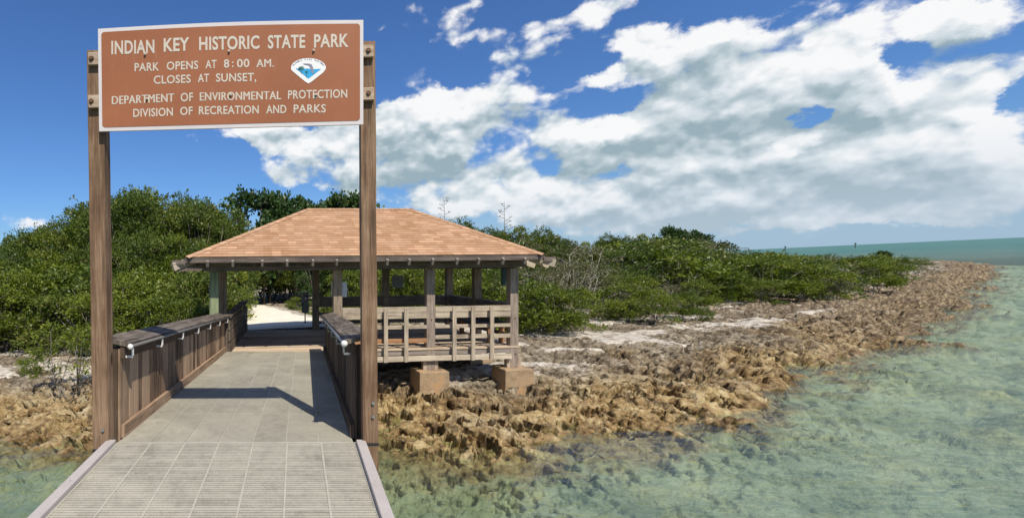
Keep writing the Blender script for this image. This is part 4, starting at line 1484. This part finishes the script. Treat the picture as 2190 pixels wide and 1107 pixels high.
L_BRIGHT = leaf_material('bright_leaf', [(.068, .098, .014), (.128, .170, .020), (.22, .255, .03), (.36, .34, .06)])
L_MID = leaf_material('green_leaf', [(.050, .080, .014), (.088, .130, .020), (.145, .185, .03), (.26, .24, .06)])
L_DARK = leaf_material('dark_leaf', [(.028, .060, .016), (.048, .092, .022), (.075, .125, .03), (.13, .15, .045)], .2)
L_DRY = leaf_material('olive_leaf', [(.075, .080, .034), (.125, .125, .050), (.19, .175, .08), (.28, .23, .13)], .2)
M_BARK = simple('grey_bark', (.24, .205, .165), .9, 0, .25, 20, .4)
M_TWIG = simple('pale_twig', (.40, .36, .30), .9, 0, .2, 20)


def leaves_mesh(name, tips, dirs, per, size, aspect, r, spread):
    """rosettes of folded diamond leaves at the twig tips"""
    n = len(tips)
    T = np.repeat(tips, per, 0); Dn = np.repeat(dirs, per, 0)
    N = len(T)
    d = Dn * .75 + r.normal(size=(N, 3)) * .62
    d[:, 2] += .15
    d /= np.linalg.norm(d, axis=1)[:, None]
    base = T + r.normal(size=(N, 3)) * spread
    L = size * r.uniform(.65, 1.25, N)[:, None]
    side = np.cross(d, r.normal(size=(N, 3)))
    side /= np.linalg.norm(side, axis=1)[:, None]
    nr = np.cross(d, side)
    w = L * aspect
    p0 = base
    p1 = base + d * L * .5 + side * w * .5 + nr * L * .06
    p2 = base + d * L
    p3 = base + d * L * .5 - side * w * .5 + nr * L * .06
    co = np.stack([p0, p1, p2, p3], 1).reshape(-1, 3).astype(np.float32)
    me = bpy.data.meshes.new(name)
    me.vertices.add(len(co)); me.vertices.foreach_set('co', co.ravel())
    me.loops.add(4 * N); me.loops.foreach_set('vertex_index', np.arange(4 * N, dtype=np.int32))
    me.polygons.add(N)
    me.polygons.foreach_set('loop_start', np.arange(0, 4 * N, 4, dtype=np.int32)); me.polygons.foreach_set('loop_total', np.full(N, 4, np.int32))
    me.update(calc_edges=True)
    return me


def make_plant(name, seed, H, Wd, lumps, tips_per, per, leaf, aspect, lm, low, bare=0.0, bark=None, fill=1.0):
    """unit plant of height H and width Wd: lumps of foliage on forked limbs. low: where the crown starts (fraction of H)"""
    r = np.random.default_rng(seed)
    cen = []; rad = []
    k = 0
    while len(cen) < lumps and k < 4000:
        k += 1
        p = r.uniform(-1, 1, 3)
        p[2] = r.uniform(0, 1)
        q = p[0] ** 2 + p[1] ** 2 + ((p[2] - .35) / .65) ** 2 * (1 if p[2] > .35 else .35)
        if q > 1 or q < (.12 if k % 5 == 0 else .55):
            continue
        c = np.array([p[0] * Wd / 2 * .82, p[1] * Wd / 2 * .82, H * (low + (1 - low) * p[2] * .88)])
        rr = r.uniform(.13, .23) * Wd * (1.05 - .3 * p[2])
        cen.append(c); rad.append(rr)
    cen = np.array(cen); rad = np.array(rad)
    tips = []; dirs = []
    for c, rr in zip(cen, rad):
        u = r.normal(size=(tips_per, 3)); u /= np.linalg.norm(u, axis=1)[:, None]
        u[:, 2] = np.where(u[:, 2] < -.3, -u[:, 2] * .5, u[:, 2])
        dist = r.uniform(.30, 1.0, tips_per) ** .35
        t = c + u * rr * dist[:, None] * np.array([1, 1, .72]) + r.normal(size=(tips_per, 3)) * rr * .06
        # ragged outline: some shoots stick out
        out_ = r.random(tips_per) < .04
        t[out_] += u[out_] * rr * .35
        keep = t[:, 2] > H * low * .5
        tips.append(t[keep]); dirs.append(u[keep])
    tips = np.concatenate(tips); dirs = np.concatenate(dirs)
    # scale so that the plant fills its nominal box
    top = np.percentile(tips[:, 2], 99.5)
    tips[:, 2] *= H / top; cen[:, 2] *= H / top
    crown = leaves_mesh('crown', tips, dirs, per, leaf, aspect, r, leaf * .45)
    crown.materials.append(lm)
    # limbs
    mb = MB()
    rs = random.Random(seed)
    stems = 1 if low > .25 else 4
    bases = [Vector((rs.uniform(-.12, .12) * Wd * (0 if stems == 1 else 1), rs.uniform(-.12, .12) * Wd * (0 if stems == 1 else 1), -.15)) for _ in range(stems)]
    r0 = .022 * H if stems == 1 else .013 * H
    forks = []
    for b in bases:
        f = b + Vector((rs.uniform(-.12, .12) * Wd, rs.uniform(-.12, .12) * Wd, H * max(low, .22) * rs.uniform(.75, 1.0) + .15))
        mb.tube([b, b.lerp(f, .5) + Vector((rs.uniform(-.05, .05), rs.uniform(-.05, .05), 0)), f], [r0, r0 * .85, r0 * .7], 6)
        forks.append(f)
    for c, rr in zip(cen, rad):
        f = min(forks, key=lambda q: (q - Vector(c)).length)
        c = Vector(c)
        m1 = f.lerp(c, .5) + Vector((rs.uniform(-.1, .1), rs.uniform(-.1, .1), -.05)) * Wd * .4
        mb.tube([f, m1, c], [r0 * .5, r0 * .34, r0 * .18], 5)
        for _ in range(3):
            e = c + Vector((rs.uniform(-1, 1), rs.uniform(-1, 1), rs.uniform(-.2, 1))) * rr * (.85 if not bare else 1.15)
            mb.tube([c, c.lerp(e, .5) + Vector((rs.uniform(-.1, .1), rs.uniform(-.1, .1), .05)) * rr, e], [r0 * .2, r0 * .14, r0 * .06], 4, False)
    trunk = mb.mesh('trunk')
    trunk.materials.append(bark or M_BARK)
    return dict(name=name, crown=crown, trunk=trunk, H=H, W=Wd)


PROTO = {
    'tree': [make_plant('mangrove_tree', 100 + i, 5.5, 5.0, 46, 54, 10, .145, .46, [L_MID, L_BRIGHT, L_MID][i], .16) for i in range(3)],
    'bright': [make_plant('leafy_bush', 120 + i, 2.4, 2.8, 28, 34, 9, .105, .42, L_BRIGHT, .06) for i in range(3)],
    'bush': [make_plant('leafy_bush', 140 + i, 2.2, 2.7, 26, 34, 9, .10, .42, L_MID, .05) for i in range(3)],
    'dark': [make_plant('sea_grape_tree', 160 + i, 4.5, 4.4, 34, 36, 8, .17, .8, L_DARK, .2) for i in range(2)],
    'olive': [make_plant('olive_shrub', 180 + i, 1.8, 2.4, 22, 26, 7, .075, .34, L_DRY, .04, .5, M_TWIG) for i in range(2)],
    'low': [make_plant('low_shrub', 200 + i, 1.1, 1.5, 16, 24, 8, .075, .45, L_BRIGHT, .04) for i in range(2)],
    'twiggy': [make_plant('twiggy_shrub', 240 + i, 1.9, 2.3, 26, 5, 5, .07, .4, L_DRY, .06, 1.0, M_TWIG) for i in range(2)],
    'sparse': [make_plant('sparse_shrub', 220 + i, 1.9, 1.9, 13, 20, 8, .085, .42, L_BRIGHT, .12, .6) for i in range(2)],
}
CATS = {'tree': 'tree', 'bright': 'bush', 'bush': 'bush', 'dark': 'tree', 'olive': 'shrub', 'low': 'shrub', 'sparse': 'shrub', 'twiggy': 'shrub'}
count = 0


def plant(kind, px, y, ytop=None, label=None, group=None, wide=1.0, H=None, variant=None):
    """plant of a kind seen at picture column px at distance y; its top reaches picture row ytop (or it is H tall)"""
    global count
    v = PROTO[kind]
    p = v[(count if variant is None else variant) % len(v)]
    count += 1
    x = (px - PX) / F * y * CR
    g = ground(x, y)
    if H is None:
        H = EYE + (horizon(px) - ytop) / F * y - g
    sz = max(H, .3) / p['H']
    sx_ = sz * wide
    o = bpy.data.objects.new(p['name'], None)
    COL.objects.link(o)
    o.empty_display_size = .3
    o.location = (x, y, g - .03)
    o.rotation_euler = (random.uniform(-.05, .05), random.uniform(-.05, .05), random.uniform(0, 6.28))
    o.scale = (sx_ * random.uniform(.92, 1.1), sx_ * random.uniform(.92, 1.1), sz)
    o['category'] = CATS[kind]
    o['label'] = label
    if group:
        o['group'] = group
    for nm in ('trunk', 'crown'):
        c = bpy.data.objects.new(nm, p[nm])
        COL.objects.link(c)
        c.parent = o
    return o


# left of the walk
plant('sparse', 132, 12.9, 690, 'small sparse bush alone on the pale rock left of the sign', wide=1.15)
plant('low', 225, 13.6, 800, 'tiny green sprig on the rock between the lone bush and the left fence', wide=.9)
plant('low', 58, 15.2, 742, 'low shrub on white sand at the left edge of the picture', wide=.8)
G1 = 'mangrove trees and bushes left of the gangway'
LB = 'leafy green bush in the front of the thicket left of the gangway'
for px, y, yt, kd, wd in [(-90, 20, 600, 'bright', 1.3), (10, 19.5, 585, 'bright', 1.2), (90, 20.5, 590, 'bright', 1.25), (175, 19.0, 610, 'bush', 1.3), (255, 17.5, 600, 'bright', 1.25), (320, 16.5, 630, 'bright', 1.2),
                          (380, 16.0, 640, 'bright', 1.2), (430, 15.8, 655, 'bush', 1.1), (350, 19.5, 585, 'bright', 1.2), (440, 19.0, 600, 'bright', 1.2), (-20, 22, 560, 'bright', 1.2), (60, 23, 560, 'bush', 1.3), (140, 22.5, 565, 'bright', 1.3), (230, 21.5, 560, 'bush', 1.3), (290, 20.5, 575, 'bright', 1.3)]:
    plant(kd, px, y, yt, LB, G1, wd)
LT = 'tall bushy mangrove tree in the wood left of the shelter'
for px, y, yt, wd in [(-110, 27, 505, 1.0), (-30, 26, 520, 1.0), (40, 27, 505, .95), (105, 28, 490, .9), (165, 26, 468, .95), (225, 27, 450, .9), (280, 26, 416, .85), (340, 27, 413, .85), (400, 26, 428, .85), (455, 25, 432, .8), (500, 28, 478, .9),
                      (130, 31, 480, .9), (250, 31, 428, .9), (320, 32, 420, .9), (430, 31, 440, .9), (300, 23, 500, 1.0), (380, 23, 510, 1.0), (440, 22.5, 520, 1.0), (200, 23.5, 530, 1.0), (110, 24, 540, 1.0), (20, 24, 545, 1.0), (490, 22, 540, .9)]:
    plant('tree', px, y, yt, LT, G1, wd)
# behind the shelter
plant('dark', 565, 30, 412, 'dark rounded broadleaf tree showing above the left slope of the shelter roof', wide=.9, variant=0)
plant('dark', 632, 31, 420, 'dark broadleaf tree behind the left end of the roof ridge', wide=.8, variant=1)
plant('dark', 738, 32, 417, 'rounded green tree top showing above the roof ridge beside the right sign post', wide=.8, variant=0)
plant('dark', 690, 33, 436, 'low dark tree top just above the middle of the roof ridge', wide=.8, variant=1)
G2 = 'trees and bushes seen through the shelter'
B1 = 'shady green bush seen through the open shelter'
for px, y, yt, kd, wd in [(440, 18.6, 575, 'bush', 1.0), (452, 21, 550, 'bright', .9), (455, 24, 520, 'tree', .8), (515, 30.5, 520, 'tree', .9), (570, 31.5, 490, 'tree', 1.0), (625, 29, 500, 'tree', .9), (668, 25.5, 540, 'dark', .75), (690, 27, 500, 'tree', .9), (765, 22.5, 560, 'bright', 1.0), (745, 20.2, 595, 'bush', .85), (780, 20, 575, 'bright', 1.2),
                          (830, 20.5, 580, 'bright', 1.2), (880, 20, 570, 'bright', 1.2), (930, 20.5, 580, 'bright', 1.2), (980, 20, 575, 'bright', 1.2), (1030, 20.5, 585, 'bush', 1.2), (1075, 20, 590, 'bush', 1.2), (598, 30, 560, 'dark', 1.0),
                          (750, 25, 520, 'tree', 1.0), (820, 25, 530, 'tree', 1.0), (890, 25, 525, 'tree', 1.0), (960, 25, 530, 'tree', 1.0), (1040, 25, 535, 'tree', 1.0), (570, 35, 500, 'tree', 1.2)]:
    plant(kd, px, y, yt, B1, G2, wd)
for px, y, h in ((706, 18.0, .5), (724, 17.6, .7), (680, 20.0, .5), (730, 18.6, .9), (655, 21.8, .6), (632, 23.8, .7)):
    plant('low', px, y, None, 'low green shrub at the right edge of the sand path', G2, 1.1, H=h)
# right of the shelter
G3 = 'bushes on the slope right of the shelter'


def sil(px):
    return np.interp(px, [980, 1040, 1100, 1160, 1220, 1250, 1300, 1360, 1400, 1440, 1490, 1540, 1580, 1640, 1700, 1760, 1850, 1900, 1960],
                     [478, 492, 492, 490, 515, 522, 508, 512, 494, 492, 500, 522, 540, 540, 545, 546, 544, 546, 550])


plant('dark', 1428, 40, 489, 'dark rounded broadleaf tree, the tallest on the right of the shelter', wide=.75, variant=0)
plant('dark', 1482, 41, 494, 'dark broadleaf tree touching the right side of the tallest one', wide=.8, variant=1)
plant('dark', 1540, 42, 520, 'last dark tree stepping down to the sea at the right end of the wood', wide=1.0, variant=0)
LW = 'rounded green tree on the skyline right of the shelter roof'
for px, y, yt, wd in [(985, 33, 476, .9), (1040, 34, 490, .9), (1120, 33, 489, .8), (1165, 34, 492, .8), (1205, 34, 510, .8), (1255, 38, 520, .9), (1300, 40, 505, .8), (1340, 42, 508, .9), (1385, 42, 504, .8), (1090, 30, 520, .9), (1180, 30, 528, .9), (1260, 32, 545, 1.0), (1340, 34, 545, 1.0), (1420, 36, 545, 1.0), (1500, 38, 548, 1.0)]:
    plant('tree', px, y, yt, LW, G3, wd)
for px, y, yt, lb, kd, wd in [
        (1165, 17.6, 610, 'leafy yellow green bush beside the right end of the shelter', 'bright', 1.1),
        (1225, 18.2, 618, 'leafy bush on the rock edge, second to the right from the shelter', 'bright', 1.1),
        (1395, 19.6, 618, 'bright bush standing out on the rock in the middle of the right slope', 'bright', 1.15),
        (1455, 20.6, 622, 'bright bush touching the right side of the one standing out on the rock', 'bright', 1.1),
        (1325, 21.0, 640, 'small bright bush on white sand in the middle of the right slope', 'low', 1.3),
        (1500, 20.2, 655, 'small leafy sprig at the right foot of the bright rock bushes', 'low', 1.0),
        (1885, 46, 537, 'dark round bush rising above the low scrub near the tip of the rocky point', 'dark', .8)]:
    plant(kd, px, y, yt, lb, None, wd)
# the slope itself: rows from the rock edge backwards
rr = random.Random(5)
edge = lambda px: np.interp(px, [1080, 1190, 1300, 1400, 1520, 1600, 1700, 1850, 1950], [17.5, 18.6, 21.2, 20.8, 24.0, 25.0, 25.5, 28, 40])
SLOPE = {'bright': ('bright green bush among others on the slope right of the shelter', G3), 'bush': ('mid green bush among others on the slope right of the shelter', G3),
         'olive': ('dry olive shrub among green bushes on the slope right of the shelter', G3), 'low': ('low bright shrub on the slope right of the shelter', G3), 'twiggy': ('nearly bare pale twiggy shrub on the slope right of the shelter', G3)}
POINT = {'bright': ('bright bush on the low point beside the sea', 'bushes on the low rocky point'), 'bush': ('mid green bush on the low point beside the sea', 'bushes on the low rocky point'),
         'olive': ('dry olive shrub on the low point beside the sea', 'bushes on the low rocky point'), 'low': ('low shrub on the low point beside the sea', 'bushes on the low rocky point'), 'twiggy': ('nearly bare pale twiggy shrub on the low point beside the sea', 'bushes on the low rocky point')}
row = 0
for back in (0.4, 2.2, 4.2, 6.4, 8.8, 11.5, 14.5, 18):
    px = 1095 + rr.uniform(0, 30)
    while px < 1990 - (back > 9) * 200 - back * 4:
        y = edge(px) * (1 + .0) + back + rr.uniform(-.5, .5)
        hmax = EYE + (horizon(px) - sil(px) - (14 if px < 1540 else 2)) / F * y - ground((px - PX) / F * y, y)
        h = min(1.15 + back * .17 + rr.uniform(-.35, .75), hmax)
        kd = rr.choices(['bright', 'bush', 'olive', 'low', 'twiggy'], [2, 3, 5, 1, 2] if back > 1 else [5, 2, 2, 2, .6])[0]
        lab, grp = (POINT if px > 1560 else SLOPE)[kd]
        if h > .4:
            plant(kd, px, y, None, lab, grp, (rr.uniform(1.0, 1.35) if back < 1 else rr.uniform(1.2, 1.7)) * (1.25 if h < 1.2 else 1), H=h)
        px += F / y * rr.uniform(1.7, 2.5) * (1 + back * .03) * (1.35 if back < 1 else 1)
    row += 1


# century plant flower stalks
def stalk(px, y, ytop, label, lean):
    x = (px - PX) / F * y
    g = ground(x, y)
    H = EYE + (horizon(px) - ytop) / F * y - g
    o = bpy.data.objects.new('century_plant', None)
    COL.objects.link(o)
    o.location = (x, y, g)
    o['label'] = label; o['category'] = 'plant'; o['group'] = 'tall bare flower stalks'
    s = MB()
    s.tube([(0, 0, -.1), (lean * .3, 0, H * .4), (lean, 0, H)], [.045, .036, .012], 7)
    link('stalk', s.mesh('stalk'), M_BARK, o)
    b = MB()
    rs = random.Random(int(px))
    for k in range(15):
        f = .50 + .48 * k / 15
        a = rs.choice((0, math.pi)) + rs.uniform(-.7, .7)
        p = Vector((lean * f, 0, H * f)); l = (1.05 - f) * .95 + .18
        q = p + Vector((math.cos(a) * l, math.sin(a) * l, .10 + rs.uniform(0, .15)))
        b.tube([p, p.lerp(q, .6) + Vector((0, 0, -.03)), q], [.018, .014, .01], 5)
        for _ in range(6):
            c = q + Vector((rs.uniform(-.14, .14), rs.uniform(-.14, .14), rs.uniform(-.02, .07)))
            b.ball(c, rs.uniform(.018, .036), 5, 4)
    link('flower_branch', b.mesh('flower_branch'), M_BARK, o)
    lv = MB()
    for k in range(22):
        a = k * 2.4; e = R(25 + 50 * (k / 22))
        d = Vector((math.cos(a) * math.cos(e), math.sin(a) * math.cos(e), math.sin(e)))
        sd_ = Vector((-math.sin(a), math.cos(a), 0))
        lv.quad([Vector((0, 0, .05)) + sd_ * .05, d * .6 + sd_ * .08, d * 1.25, d * .6 - sd_ * .08, Vector((0, 0, .05)) - sd_ * .05])
    link('leaf_rosette', lv.mesh('leaf_rosette'), L_DRY, o)


stalk(1078, 36, 431, 'bare branched century plant stalk standing right of the shelter roof', .22)
stalk(957, 38, 420, 'pale thin century plant stalk rising just above the right roof slope', -.05)


# channel markers far out at sea
def marker(px, y, ytop, label):
    x = (px - PX) / F * y
    H = EYE + (horizon(px) - ytop) / F * y
    o = bpy.data.objects.new('channel_marker', None)
    COL.objects.link(o)
    o.location = (x, y, 0)
    o['label'] = label; o['category'] = 'marker'
    s = MB(); s.tube([(0, 0, -2), (0, 0, H)], .35, 8)
    link('pile', s.mesh('pile'), M_FENCED, o)
    b = MB(); b.box(-.9, .9, -.5, -.4, H - 1.8, H - .1)
    link('board', b.mesh('board'), M_DKGREEN, o)


marker(1680, 560, 526, 'tiny channel marker on the horizon above the middle of the low scrub')
marker(1830, 520, 519, 'small dark channel marker on the horizon just left above the round bush on the point')
